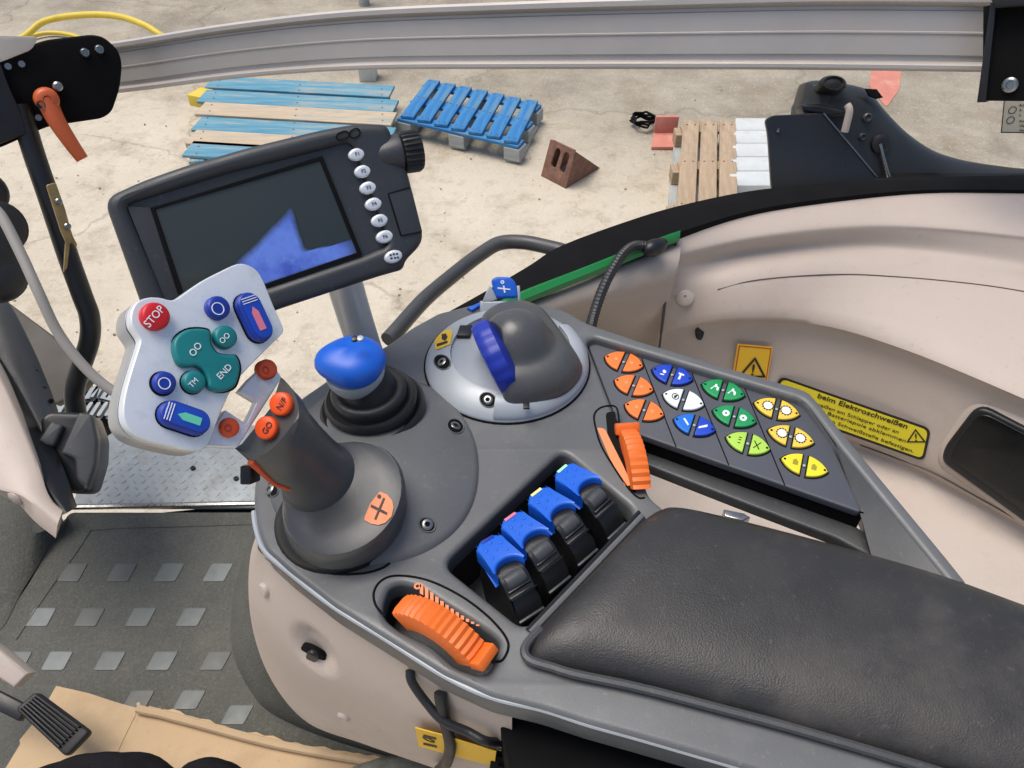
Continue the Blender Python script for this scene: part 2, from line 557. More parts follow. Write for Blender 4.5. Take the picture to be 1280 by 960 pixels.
def lathe(c, axis, prof, n=40, squash=1.0, bm=None, cap0=True, cap1=True):
    axis = axis.normalized()
    u, v = frame_of(axis)
    rings = [[c + axis * h + u * (r * math.cos(2 * math.pi * k / n)) + v * (r * squash * math.sin(2 * math.pi * k / n)) for k in range(n)] for r, h in prof]
    return loft(rings, True, cap0, cap1, bm)


def tube(pts, r, n=12, sm=8, bm=None, closed=False, ridge=0.0):
    pts = [Vector(p) for p in pts]
    if sm: pts = [Vector(p) for p in catmull([tuple(p) for p in pts], sm, closed)]
    rs = r if isinstance(r, (list, tuple)) else None
    rings = []
    T = (pts[1] - pts[0]).normalized()
    u, v = frame_of(T)
    N = len(pts)
    for i, p in enumerate(pts):
        t = (pts[min(i + 1, N - 1)] - pts[max(i - 1, 0)]).normalized()
        u = (u - t * u.dot(t)).normalized(); v = t.cross(u)
        rr = r if rs is None else rs[0] + (rs[1] - rs[0]) * i / (N - 1)
        if ridge: rr *= 1 + (ridge if i % 2 else 0)
        rings.append([p + u * (rr * math.cos(2 * math.pi * k / n)) + v * (rr * math.sin(2 * math.pi * k / n)) for k in range(n)])
    return loft(rings, bm=bm)


def box(c, ax, ay, az, bevel=0.0, bm=None, seg=2):
    """box centred at c with half-axes ax, ay, az"""
    own = bmesh.new()
    vs = [own.verts.new(c + ax * sx + ay * sy + az * sz) for sx in (-1, 1) for sy in (-1, 1) for sz in (-1, 1)]
    for f in ((0, 1, 3, 2), (4, 6, 7, 5), (0, 4, 5, 1), (2, 3, 7, 6), (0, 2, 6, 4), (1, 5, 7, 3)):
        own.faces.new([vs[i] for i in f])
    bmesh.ops.recalc_face_normals(own, faces=own.faces)
    if bevel:
        bmesh.ops.bevel(own, geom=list(own.edges), offset=bevel, segments=seg, affect='EDGES', profile=0.5)
    if bm is None: return own
    tmp = bpy.data.meshes.new("tmp"); own.to_mesh(tmp); own.free(); bm.from_mesh(tmp); bpy.data.meshes.remove(tmp)
    return bm


def join(*mes):
    bm = bmesh.new()
    for m in mes:
        if isinstance(m, bmesh.types.BMesh):
            t = bpy.data.meshes.new("tmp"); m.to_mesh(t); m.free(); m = t
        bm.from_mesh(m)
        bpy.data.meshes.remove(m)
    return bm


def text(pl, s, at, size, direction, h=0.0003, depth=0.0002, align='CENTER', bold=0.0):
    """lettering on a plane: at / direction in plane coordinates"""
    cu = bpy.data.curves.new("tmp", 'FONT')
    cu.body = s; cu.size = size; cu.align_x = align; cu.align_y = 'CENTER'
    cu.extrude = depth / 2; cu.offset = bold; cu.resolution_u = 3
    ob = bpy.data.objects.new("tmp", cu)
    me = bpy.data.meshes.new_from_object(ob)
    bpy.data.objects.remove(ob); bpy.data.curves.remove(cu)
    a = math.atan2(direction[1], direction[0])
    me.transform(Matrix.Rotation(a, 4, 'Z'))
    M = Matrix(((pl.u.x, pl.v.x, pl.n.x, 0), (pl.u.y, pl.v.y, pl.n.y, 0), (pl.u.z, pl.v.z, pl.n.z, 0), (0, 0, 0, 1)))
    me.transform(Matrix.Translation(pl.w(at[0], at[1], h)) @ M)
    return me


def ptext(pl, s, p0, p1, hpx, **k):
    """lettering whose baseline direction runs from pixel p0 to p1, centred between them; hpx letter height in pixels"""
    a, b = Vector(pl.uv(*p0)), Vector(pl.uv(*p1))
    mid = (a + b) / 2
    d = b - a
    sc = d.length / math.hypot(p1[0] - p0[0], p1[1] - p0[1])
    return text(pl, s, mid, hpx * sc * 1.35, d, **k)


def ring_px(pl, cx, cy, r_out, r_in, h, thick=0.0003, n=24):
    c = Vector(pl.uv(cx, cy))
    e = (Vector(pl.uv(cx + 1, cy)) - c).length
    return plate(pl, ell(c.x, c.y, r_out * e, r_out * e, 0, n), thick, 0, [ell(c.x, c.y, r_in * e, r_in * e, 0, n)], h)


def screw(name, parent, c, n, r, mtl=None, h=0.002):
    o = put(name, lathe(c - n * h, n, [(r, 0), (r, h * 1.6), (r * 0.8, h * 2), (r * 0.45, h * 2), (r * 0.4, h * 1.1)], 16), mtl or M_STEEL, parent)
    return o


from mathutils.bvhtree import BVHTree
_BV = {}


def hit_on(o, px, py):
    """where a sight line meets a built surface, with the outward normal there"""
    if o.name not in _BV:
        off = ORG[o.name]
        _BV[o.name] = BVHTree.FromPolygons([v.co + off for v in o.data.vertices], [list(p.vertices) for p in o.data.polygons])
    r = ray(px, py).normalized()
    h, n, i, d = _BV[o.name].ray_cast(CAM, r)
    if h is None: return None
    if n.dot(r) > 0: n = -n
    return h, n


def hole_disc(o, px, py, parent):
    """flat dark disc painting in the shade of a countersunk hole, plus its screw"""
    c, n = hit_on(o, px, py)
    n2 = Vector((0, 0, 1))
    put("recess_shade", wrap(o, ell(px, py, 10.5, 8.5, 0.5, 20), 0.0003, 3), M_SEAM, parent, smooth=0)  # dark disc lying on the surface, its colour is the hole's shade
    put("recess_rim", wrap_ring(o, px, py, 11.3, 10.0), M_DECK, parent)
    put("screw", lathe(c - n * 0.002, n, [(0.0036, 0), (0.0036, 0.0030), (0.0028, 0.0036), (0.0017, 0.0036), (0.0014, 0.0024)], 16), M_STEEL, parent)


def wrap_ring(o, px, py, r1, r0, lift=0.0006):
    rr = []
    for x, y in ell(px, py, (r1 + r0) / 2, (r1 + r0) / 2 * 0.81, 0.5, 24):
        q = hit_on(o, x, y)
        if q: rr.append(q[0] + q[1] * lift * 0.5)
    return tube(rr + rr[:1], 0.0005, 6, 0)


def wrap(o, px, lift=0.0006, rings_=4):
    """a thin print following the surface of o inside the measured outline"""
    cx = sum(p[0] for p in px) / len(px); cy = sum(p[1] for p in px) / len(px)
    dense = []
    for a, b in zip(px, px[1:] + px[:1]):
        k_ = max(1, int(math.dist(a, b) / 4))
        dense += [(a[0] + (b[0] - a[0]) * i / k_, a[1] + (b[1] - a[1]) * i / k_) for i in range(k_)]
    R_ = []
    for k in range(rings_, -1, -1):
        s_ = 1 - k / (rings_ + 0.2)
        ring = []
        for x, y in dense:
            q = hit_on(o, cx + (x - cx) * s_, cy + (y - cy) * s_)
            if q is None: q = (R_[-1][len(ring)], Vector((0, 0, 0)))
            ring.append(q[0] + q[1] * lift)
        R_.append(ring)
    bm = loft(R_, True, True, False)
    bmesh.ops.solidify(bm, geom=list(bm.faces), thickness=-0.0002)
    return bm


# ================================================================ THE YARD (setting)
GD = CZ
bm = bmesh.new()
S = 40
bmesh.ops.create_grid(bm, x_segments=2, y_segments=2, size=S)
put("ground", bm, M_GROUND, kind="structure", base=(0, 0, 0), smooth=0)


def slab(c, u, v, hz, bevel=0.004):
    return box(c, u, v, Vector((0, 0, hz)), bevel)


def piece(name, c, u, v, hz, mtl, parent, bevel=0.003):
    """a board with its own axes: local X runs along the longer side so that the grain follows it"""
    w = Vector((0, 0, 1))
    L, Wd = (u, v) if u.length >= v.length else (v, u)
    ex = L.normalized(); ey = w.cross(ex).normalized()
    me = bpy.data.meshes.new(name)
    b = box(Vector((0, 0, 0)), Vector((L.length, 0, 0)), Vector((0, Wd.length, 0)), Vector((0, 0, hz)), bevel, seg=1)
    b.to_mesh(me); b.free()
    finish(me, mtl, 0)
    o = bpy.data.objects.new(name, me)
    COL.objects.link(o)
    off = ORG[parent.name]
    o.parent = parent
    R3 = Matrix((ex, ey, w)).transposed().to_4x4()
    o.matrix_local = Matrix.Translation(c - off) @ R3
    return o


def pallet(label, A, B, D, top, nb, mtls, gapk=0.72, blocks=3, runners=True, group="wooden pallets in the yard", jit=0.0, mblock=None):
    """A front-left, B front-right, D back-left of the deck (world, at z = top); nb boards run from front to back"""
    A, B, D = Vector(A), Vector(B), Vector(D)
    X, Y = B - A, D - A
    root = thing("wooden_pallet", label, "pallet", ((A + X / 2 + Y / 2).x, (A + X / 2 + Y / 2).y, 0), group)
    Z = Vector((0, 0, 1))
    t = 0.022
    for i in range(nb):
        c = A + X * ((i + 0.5) / nb) + Y / 2 - Z * (t / 2)
        piece("board", c + X.normalized() * random.uniform(-jit, jit), X * (gapk / nb / 2), Y * (0.5 + random.uniform(-.012, .012)), t / 2 - 0.001, mtls[i % len(mtls)], root)
    for k in range(3):
        f = (0.06, 0.5, 0.94)[k]
        piece("bearer", A + Y * f + X / 2 - Z * (t * 1.5), X * 0.5, Y.normalized() * 0.045, t / 2 - 0.001, mtls[0], root)
        for j in range(blocks):
            g = (0.05, 0.5, 0.95)[j]
            hz = (top - 2 * t - 0.022) / 2
            piece("block", A + Y * f + X * g + Z * (-2 * t - hz), X.normalized() * 0.055, Y.normalized() * 0.05, hz - 0.001, mblock or M_GREYW, root)
    for j in range(blocks):
        g = (0.05, 0.5, 0.95)[j]
        c = A + X * g + Y / 2
        piece("bottom_board", Vector((c.x, c.y, 0.0115)), X.normalized() * 0.05, Y * 0.5, 0.0095, M_GREYW, root)
    bm = bmesh.new()
    for i in range(nb):
        for f in (0.06, 0.5, 0.94):
            for g in (-0.25, 0.25):
                c = A + X * ((i + 0.5 + g * gapk) / nb) + Y * f
                lathe(c + Z * (-0.001), Z, [(0.006, 0), (0.006, 0.0025), (0.001, 0.0028)], 6, bm=bm)
    put("nail_head", bm, M_RUST, root)["kind"] = "stuff"
    return root


tz = GD - 0.15
A_, B_, D_ = Pz(498, 143, tz), Pz(650, 178, tz), Pz(533, 97, tz)
pallet("bright blue wooden pallet lying alone on the concrete with seven boards", A_, B_, D_, 0.15, 7, [M_BLUEW])
# faded blue pallet behind the terminal: the boards run lengthways
A_, B_, D_ = Pz(262, 96, tz), Pz(228, 196, tz), Pz(491, 108, tz)
root = pallet("faded blue and tan pallet of long boards partly behind the terminal", A_, B_, D_, 0.15, 6, [M_BLUEF, M_BLUEF, M_TANW, M_BLUEF, M_TANW, M_BLUEF], jit=0.03, gapk=0.94, mblock=M_GREYW)
# bare pallet by the wheel arch
A_, B_, D_ = Pz(844, 262, tz), Pz(924, 262, tz), Pz(853, 150, tz)
pallet("bare grey brown wooden pallet beside the white ribbed sheets", A_, B_, D_, 0.15, 3, [M_WOOD], gapk=0.86, mblock=M_WOOD)

# white ribbed sheets stacked
root = thing("sheet_stack", "white ribbed plastic sheets stacked between bare pallet and black hinge bracket", "sheets", Pz(940, 210, GD))
p0, p1 = Pz(918, 238, GD - 0.1), Pz(926, 153, GD - 0.1)
for k in range(5):
    c = p0.lerp(p1, (k + 0.5) / 5) + Vector((0.15, 0, 0))
    e = (p1 - p0) / 5
    sec = []
    for i in range(9):
        a = math.pi * i / 8
        sec.append((-math.cos(a) * 0.5, math.sin(a) ** 0.6 * 0.05))
    ring = lambda s: [c + e * q + Vector((s, 0, z)) for q, z in sec] + [c + e * 0.5 + Vector((s, 0, -0.1)), c - e * 0.5 + Vector((s, 0, -0.1))]
    put("sheet", loft([ring(-0.19), ring(0.2)]), M_PALEWHITE, root, smooth=30)

# rusty wheel chock
Az, Dz = 0.19, 0.19
Bp, Cp, Ep = Pz(678, 221, GD), Pz(705, 235, GD), Pz(748, 209, GD)
A1 = Py(690, 175, Bp.y + 0.03); D1 = Py(717, 188, Cp.y + 0.03)
F1 = Ep + (Bp - Cp)
root = thing("wheel_chock", "rusty brown steel wheel chock with two slots on the concrete", "wheel chock", (Bp + Cp + Ep) / 3)
n_ = (Cp - Bp).cross(A1 - Bp)
plc = Plane(Bp, n_ if n_.dot(CAM - Bp) > 0 else -n_, Cp - Bp)
put("slotted_plate", plate(plc, [plc.loc(q) for q in (Bp, Cp, D1, A1)], 0.02, 0.002,
    [capsule(*plc.uv(697, 190), *plc.uv(692, 205), 0.022), capsule(*plc.uv(708, 195), *plc.uv(703, 211), 0.022)]), M_RUST, root, smooth=30)
bm = bmesh.new()
for q0, q1, q2 in ((D1, Cp, Ep), (A1, Bp, F1)):
    nn = (q1 - q0).cross(q2 - q0).normalized() * 0.012
    loft([[q0 - nn, q1 - nn, q2 - nn], [q0 + nn, q1 + nn, q2 + nn]], bm=bm)
put("side_gusset", bm, M_RUST, root, smooth=0)
bm = bmesh.new()
nn = Vector((0, 0, 0.012))
loft([[A1, D1, Ep + (D1 - Ep) * 0.45, F1 + (A1 - F1) * 0.45], [q - nn for q in (A1, D1, Ep + (D1 - Ep) * 0.45, F1 + (A1 - F1) * 0.45)]], bm=bm)
put("sloping_plate", bm, M_RUST, root, smooth=0)

# small red angle, black wire, white block, yellow scrap, paint patch
root = thing("red_bracket", "small faded red steel angle lying beside the black wire", "bracket", Pz(832, 168, GD))
c = Pz(830, 176, GD - 0.012)
put("foot_plate", box(c, Vector((0.075, 0, 0)), Vector((0.02, 0.10, 0)), Vector((0, 0, 0.01)), 0.002), M_PALERED, root)
put("upright_plate", box(c + Vector((0.02, 0.10, 0.06)), Vector((0.075, 0, 0)), Vector((0, 0.012, 0)), Vector((0, 0, 0.06)), 0.002), M_PALERED, root)
c = Pz(803, 156, GD - 0.02)
pts = []
for k in range(40):
    a = k * 0.55
    pts.append(c + Vector((math.cos(a) * (0.07 + 0.02 * math.sin(k * 1.7)), math.sin(a) * (0.07 + 0.02 * math.cos(k * 2.1)), 0.012 + 0.0012 * k)))
put("wire_coil", tube(pts, 0.008, 6, 2), M_BLACKM, label="tangled coil of black wire beside the small red angle", cat="wire")
c = Pz(461, 98, GD - 0.0)
root_w = put("white_block", box(c + Vector((0, 0, 0.1)), Vector((0.06, 0, 0)), Vector((0, 0.06, 0)), Vector((0, 0, 0.1)), 0.006), M_PALEWHITE, label="small white block standing below the rail between the two blue pallets", cat="block")
c = Pz(252, 122, GD - 0.10)
put("yellow_scrap", box(c, Vector((0.05, -0.02, 0)), Vector((0.03, 0.06, 0)), Vector((0, 0, 0.04)), 0.006), M_YHOSE, label="small yellow plastic piece at the end of the faded blue pallet", cat="scrap")
pl = level(GD - 0.004)
put("ground_marking", pplate(pl, [(1092, 80), (1128, 80), (1124, 112), (1108, 134), (1086, 106)], 0.003, 0, r=0.04), M_PALERED, kind="structure", base=Pz(1105, 100, GD))
c = Pz(455, 6, GD)
put("grey_post", tube([c, c + Vector((0.02, 0, 0.35)), c + Vector((0.03, 0.05, 0.75))], 0.05, 10, 3), M_GREYW, label="grey blue post at the top edge behind the rail", cat="post")
# yellow hose on the ground behind the left bracket
HD = GD - 0.03
pts = [Pz(x, y, HD - 0.25 * math.sin(i / 8 * math.pi)) for i, (x, y) in enumerate([(-20, 66), (28, 47), (55, 27), (100, 19), (145, 20), (180, 31), (205, 46), (235, 58), (270, 66)])]
put("yellow_hose", tube(pts, 0.024, 10, 6), M_YHOSE, label="yellow hose arching up behind the black rail bracket", cat="hose", group="yellow hoses")
pts = [Pz(x, y, HD) for x, y in [(-20, 62), (30, 48), (60, 41), (90, 44), (120, 56), (150, 72)]]
put("yellow_hose", tube(pts, 0.016, 10, 6), M_YHOSE, label="thin yellow hose lying straight below the arched yellow hose", cat="hose", group="yellow hoses")

# a few loose stones on the yard (uncountable grit)
bm = bmesh.new()
for k in range(420):
    px, py = random.uniform(-100, 1380), random.uniform(-60, 520)
    p = Pz(px, py, GD)
    s = random.choice((0.004, 0.005, 0.006, 0.009)) * random.uniform(0.7, 1.3)
    m = Matrix.Translation(p + Vector((0, 0, s * 0.4))) @ Euler((random.random() * 3, random.random() * 3, 0)).to_matrix().to_4x4() @ Matrix.Diagonal((s, s * 0.8, s * 0.6, 1))
    bmesh.ops.create_icosphere(bm, subdivisions=1, radius=1, matrix=m)
put("gravel", bm, mat("grit", rgb(176, 160, 136), 0.9, var=0.3, vscale=2), kind="stuff", smooth=0, base=(0, 0, 0))

# ================================================================ CAB FLOOR, STEP, MAT
FD = 0.97
fl = level(FD)
put("cab_floor", pplate(level(FD + 0.012), [(60, 655), (330, 628), (420, 640), (900, 640), (1100, 1000), (900, 1300), (-700, 1400), (-500, 760), (0, 700)], 0.05, 0.0), M_BLACKM, kind="structure")

root = thing("step_plate", "galvanised diamond plate step in the doorway beside the black latch block", "step", fl.hit(210, 590))
put("plate", pplate(fl, [(90, 634), (112, 560), (150, 534), (215, 526), (400, 536), (410, 634)], 0.006, 0.001), M_STEP, root)
bm = bmesh.new()
c0 = Vector(fl.uv(110, 632)); ex = (Vector(fl.uv(330, 632)) - c0).normalized()
ey = Vector((-ex.y, ex.x))
for i in range(26):
    for j in range(14):
        q = c0 + ex * (i * 0.0155 + (j % 2) * 0.0077) + ey * (0.008 + j * 0.0125)
        p = fl.w(q.x, q.y, 0.0)
        a = math.radians(50 if (i + j) % 2 else -40)
        m = Matrix.Translation(p) @ Matrix.Rotation(a, 4, 'Z') @ Matrix.Diagonal((0.0052, 0.0016, 0.0013, 1))
        px = (p - CAM).dot(RGT) / (p - CAM).dot(FWD) * F + 640
        py = 480 - (p - CAM).dot(UPV) / (p - CAM).dot(FWD) * F
        if px > 112 + max(0, (632 - py)) * -0.1 and py > 528 + max(0, px - 215) * 0.06 and px < 400:
            bmesh.ops.create_icosphere(bm, subdivisions=1, radius=1, matrix=m)
o = put("raised_lozenge", bm, M_STEP, root); o["kind"] = "stuff"
put("front_lip", tube([fl.hit(86, 634, 0.001), fl.hit(250, 631, 0.001), fl.hit(410, 628, 0.001)], 0.0045, 8, 3), M_STEEL, root)
for x, y in ((241, 585), (295, 598)):
    screw("screw", root, fl.hit(x, y, 0.002), Vector((0, 0, 1)), 0.004, M_BLACK)

# outer step seen through the doorway
sl = level(1.25)
root = thing("access_step", "slotted light grey outer step behind the black tube handle", "step", sl.hit(100, 500))
o_px = [(60, 520), (64, 506), (90, 490), (137, 478), (150, 520), (150, 545), (66, 560)]
slots = []
for k in range(9):
    x = 76 + k * 9.5
    for yy in (488, 510):
        if k < 2 and yy == 488: continue
        slots.append(capsule(*sl.uv(x, yy + 8), *sl.uv(x + 9, yy - 6), 0.0035, 4))
put("tread", plate(sl, [sl.uv(*p) for p in o_px], 0.01, 0.001, slots), M_STEP, root)
put("dark_tray", plate(sl, [sl.uv(*p) for p in o_px], 0.003, 0, [], -0.03), M_BLACKM, root)

# rubber floor mat with raised pads
root = thing("floor_mat", "dark grey green rubber floor mat with rows of worn raised pads", "floor mat", fl.hit(170, 760))
put("mat_sheet", pplate(fl, [(86, 640), (70, 668), (35, 730), (-30, 820), (-260, 1000), (-100, 1250), (700, 1250), (640, 950), (430, 640)], 0.008, 0.002, r=0.01), M_MAT, root)
raisedwall = [[(-200, 560, .92), (-60, 590, .92), (0, 596, .92), (40, 612, .92), (74, 638, .92)],
              [(-200, 680, .94), (-70, 680, .94), (-5, 672, .94), (40, 668, .94), (80, 653, .945)],
              [(-320, 860, .969), (-160, 800, .969), (-20, 800, .969), (30, 735, .969), (84, 646, .969)]]
cols = [catmull(r, 6, False) for r in raisedwall]
put("mat_upturn", loft([[Pz(*q) for q in r] for r in cols], close=False), M_MAT, root)
th = zm([(0, 0), (-33, 62)], 0, 0, 2.667)
pads = []
for row, (yb, xs) in enumerate([(727, (71, 133, 192, 253)), (783, (31, 92, 156, 219)), (838, (0, 51, 117, 182, 249)), (887, (152, 216)), (906, (275,))]):
    for x in xs:
        t = 0.93 + 0.07 * row / 3
        pads.append(((x, yb), t))
proto = None
for (x, yb), t in pads:
    hgt, wid, sk = 24 * t, 29 * t, 13 * t
    outline = [fl.uv(x, yb), fl.uv(x + wid, yb), fl.uv(x + wid + sk, yb - hgt), fl.uv(x + sk, yb - hgt)]
    put("tread_pad", plate(fl, rnd(outline, 0.003, 3), 0.004, 0.0006, [], 0.0012), M_TREADS[{727: (2, 2, 1, 0), 783: (0, 2, 1, 1), 838: (1, 0, 1, 1, 2), 887: (2, 1), 906: (1,)}[yb][sorted([q[0][0] for q in pads if q[0][1] == yb]).index(x)]], root)
bm = None
put("border_rib", tube([fl.hit(x, y, 0.0) for x, y in [(113, 663), (150, 660), (230, 658), (322, 655)]], 0.0016, 6, 3), M_MAT, root)
put("border_rib", tube([fl.hit(x, y, 0.0) for x, y in [(113, 663), (96, 690), (60, 740), (20, 800)]], 0.0016, 6, 3), M_MAT, root)

# mat collar round the pedestal
def track(pts, d, n=8):
    return [Pz(x, y, d) for x, y in catmull(pts, n, False)]
k1 = [(330, 640), (303, 700), (290, 755), (290, 812), (312, 862), (345, 895), (430, 930), (560, 965), (760, 1010)]
k2 = [(340, 640), (315, 700), (303, 755), (304, 812), (326, 858), (358, 888), (440, 922), (570, 955), (760, 1000)]
k3 = [(380, 640), (340, 690), (325, 755), (325, 806), (346, 848), (380, 875), (450, 908), (580, 940), (760, 985)]
put("mat_collar", loft([track(k1, 0.968), track(k2, 0.935), track(k3, 0.90), track(k3, 0.70)], close=False), M_MAT, root)

# ================================================================ CARDBOARD, PEDAL, CLOTHES
cl = Plane(Pz(150, 930, 0.955), (0.02, -0.03, 1), (1, 0, 0))
edge = [(70, 857), (110, 866), (150, 879), (172, 885), (178, 883), (182, 887), (190, 883), (215, 890), (240, 895), (262, 902), (270, 905), (300, 914), (322, 918), (345, 925), (372, 929), (400, 936), (430, 940), (470, 948), (480, 960)]
root = thing("cardboard_sheet", "torn tan cardboard sheet laid over the mat beside the pedal", "cardboard", cl.hit(200, 930))
put("sheet", pplate(cl, edge + [(640, 1010), (620, 1180), (-200, 1200), (-30, 1010), (8, 958), (25, 930), (24, 925), (50, 893)], 0.005, 0.0006), M_CARD, root)
cl2 = cl.up(0.006)
e2 = [(172, 886), (184, 889), (200, 892), (215, 896), (260, 908), (300, 919), (340, 929), (380, 937), (430, 946), (470, 953), (520, 965)]
jit = [(x + random.uniform(-2, 2), y - 5 - abs(random.gauss(0, 2.2))) for x, y in catmull(e2, 4, False)]
put("folded_edge", tube([cl.hit(x, y, 0.006) for x, y in e2], 0.0052, 8, 4), M_CARD, root)
put("torn_edge", plate(cl2, [cl2.uv(*p) for p in jit] + [cl2.uv(*p) for p in reversed(e2)], 0.0015, 0), M_CARD, root)
put("crease", tube([cl.hit(x, y, 0.0003) for x, y in [(172, 888), (160, 912), (148, 938), (140, 965)]], 0.0006, 5, 3), M_CARD, root)

root = thing("foot_pedal", "black ribbed foot pedal on a beige and black arm over the cardboard", "pedal", Pd(60, 900, 0.9))
pp = Plane(Pd(65, 905, 0.88), (0.05, -0.35, 1), (1, 0, 0))
put("pad", pplate(pp, [(18, 886), (44, 864), (113, 915), (82, 947)], 0.012, 0.003, r=0.006), M_RUBBER, root)
for k in range(7):
    t = (k + 0.7) / 7.6
    a0 = (18 + 26 * t, 886 - 22 * t); a1 = (82 + 31 * t, 947 - 32 * t)
    a0 = (a0[0] + 3, a0[1] + 2.5); a1 = (a1[0] - 11, a1[1] - 10)
    put("rib", pplate(pp, [(a0[0] - 1.4, a0[1] + 1.3), (a0[0] + 1.4, a0[1] - 1.3), (a1[0] + 1.4, a1[1] - 1.3), (a1[0] - 1.4, a1[1] + 1.3)], 0.005, 0.0012, h=0.004, r=0.0008), M_RUBBER, root)
put("arm", box(pp.hit(-8, 872, -0.01), (pp.hit(34, 892, -0.01) - pp.hit(-45, 852, -0.01)) / 2, (pp.hit(2, 884, -0.01) - pp.hit(12, 864, -0.01)) / 2, pp.n * 0.006, 0.002), M_BLACK, root)
bpx = Plane(Pd(10, 830, 0.80), (0.1, -0.6, 1))
put("beige_lever", pplate(bpx, [(-60, 770), (0, 813), (35, 842), (17, 860), (-60, 810)], 0.02, 0.003), M_BEIGE, root)

def lump(pts, mtl, name, label, cat):
    """a soft rounded roll of cloth: sections along a track (px, py, depth, radius)"""
    return put(name, loft_ring(pts), mtl, label=label, cat=cat, smooth=60)

def loft_ring(secs, n=20, sm=5):
    s = catmull(secs, sm, False)
    P = [Pd(x, y, d) for x, y, d, r in s]
    rings = []
    T = (P[1] - P[0]).normalized(); u, v = frame_of(T)
    for i, p in enumerate(P):
        t = (P[min(i + 1, len(P) - 1)] - P[max(0, i - 1)]).normalized()
        u = (u - t * u.dot(t)).normalized(); v = t.cross(u)
        r = s[i][3]
        rings.append([p + (u * math.cos(2 * math.pi * k / n) + v * math.sin(2 * math.pi * k / n)) * r * (1 + 0.035 * math.sin(3 * k + i * 0.8)) for k in range(n)])
    return loft(rings)

lump([(20, 1015, .80, .03), (80, 996, .80, .036), (130, 990, .80, .038), (180, 994, .80, .036), (215, 1010, .80, .024)], M_CLOTH, "black_cloth", "rounded black cloth at the bottom edge over the cardboard", "cloth")
lump([(228, 985, .80, .016), (250, 972, .79, .018), (278, 974, .79, .017), (306, 992, .79, .016)], M_CLOTH, "folded_cloth", "small folded dark fabric at the bottom edge right of the black cloth", "cloth")
lump([(440, 985, .78, .018), (480, 974, .78, .02), (520, 975, .78, .02), (560, 990, .78, .018)], M_GCLOTH, "grey_rag", "grey woven cloth at the bottom edge under the console", "cloth")

# ================================================================ LEFT DOOR PILLAR
root = thing("pillar_trim", "beige plastic pillar trim at the left edge with one screw cap", "trim", Pd(40, 620, 0.95))
def strip(track_a, track_b, thick, mtl, name, parent, label=None):
    """a thick curved sheet between two measured edges (px, py, depth)"""
    A = [Pd(*p) for p in catmull(track_a, 6, False)]
    B = [Pd(*p) for p in catmull(track_b, 6, False)]
    bm = bmesh.new()
    rings = []
    for i, (a, b) in enumerate(zip(A, B)):
        t = A[min(i + 1, len(A) - 1)] - A[max(i - 1, 0)]
        nrm = t.cross(b - a).normalized()
        if nrm.dot(CAM - a) < 0: nrm = -nrm
        e = (b - a).normalized() * min(0.004, (b - a).length * 0.2)
        q = nrm * min(0.003, thick * 0.4)
        rings.append([a - q, a + e, a.lerp(b, 0.5), b - e, b - q, b - nrm * thick, a - nrm * thick])
    return put(name, loft(rings, bm=bm), mtl, parent, label, smooth=50)

strip([(-90, 330, 1.02), (-40, 400, .99), (0, 470, .96), (40, 560, .93), (60, 615, .91), (79, 636, .905)], [(-150, 470, .95), (-110, 520, .93), (-60, 580, .91), (-10, 608, .90), (30, 620, .895), (72, 655, .89)], 0.03, M_BEIGE2, "trim_shell", root)
c, n_ = hit_on(bpy.data.objects["trim_shell"], 20, 622)
put("screw_cap", lathe(c - n_ * 0.002, n_, [(0.0105, 0), (0.010, 0.004), (0.007, 0.006), (0.002, 0.0065), (0.0012, 0.005)], 20), M_BEIGE, root)

root = thing("dash_side_panel", "black perforated dash side panel behind the beige pillar trim", "panel", Pd(50, 520, 1.0))
strip([(-30, 335, 1.10), (8, 372, 1.08), (45, 440, 1.06), (72, 505, 1.04), (74, 520, 1.03)], [(-60, 370, 1.06), (-30, 410, 1.04), (15, 475, 1.02), (48, 530, 1.0), (60, 560, .99)], 0.02, M_DARK, "perforated_strip", root)
strip([(-40, 400, 1.03), (10, 465, 1.01), (40, 520, .99), (75, 570, .97), (98, 632, .95)], [(-60, 420, .99), (-10, 470, .965), (30, 545, .945), (58, 610, .93), (86, 640, .92)], 0.03, M_BLACK, "black_body", root)
bm = bmesh.new()
for k in range(7):
    for j in range(2):
        t = k / 6
        x, y = 8 + 56 * t + j * -9, 393 + 108 * t + j * 9 + (3 if k % 2 else 0)
        p = Pd(x, y, 1.0765 - .042 * t - j * 0.008)
        r_ = -ray(x, y).normalized()
        lathe(p - r_ * 0.002, r_, [(0.0032, 0.0), (0.0032, 0.0055)], 8, bm=bm)
o = put("perforation", bm, M_SEAM, root); o["kind"] = "stuff"

root = thing("latch_block", "dark grey door latch block standing on the diamond plate", "latch", Pd(95, 590, 1.0))
bl = Plane(Pd(95, 570, .985), (0.25, -0.55, 0.75))
put("block_body", pplate(bl, [(49, 522), (61, 514), (111, 516), (122, 547), (121, 577), (109, 616), (89, 618), (55, 592)], 0.07, 0.006, r=0.008), M_BLACK, root)
put("raised_face", pplate(bl, [(75, 567), (98, 515), (115, 518), (122, 550), (120, 580), (108, 614), (95, 598), (93, 574)], 0.02, 0.004, h=0.012, r=0.004), M_DARK, root)
put("front_wedge", pplate(bl, [(46, 552), (64, 526), (79, 532), (67, 558), (57, 558)], 0.02, 0.004, h=0.010, r=0.004), M_DARK, root)

# dark fender panel outside the door
gp = Plane(Pd(50, 430, 1.35), (0.1, -0.5, 0.9))
put("mudguard", pplate(gp, [(-60, 340), (5, 374), (60, 415), (100, 450), (118, 470), (100, 490), (70, 505), (-30, 470)], 0.02, 0.004), mat("mudguard_grey", rgb(84, 80, 74), 0.7, var=0.1, vscale=9), label="dull grey brown mudguard panel outside behind the black tube handle", cat="mudguard")

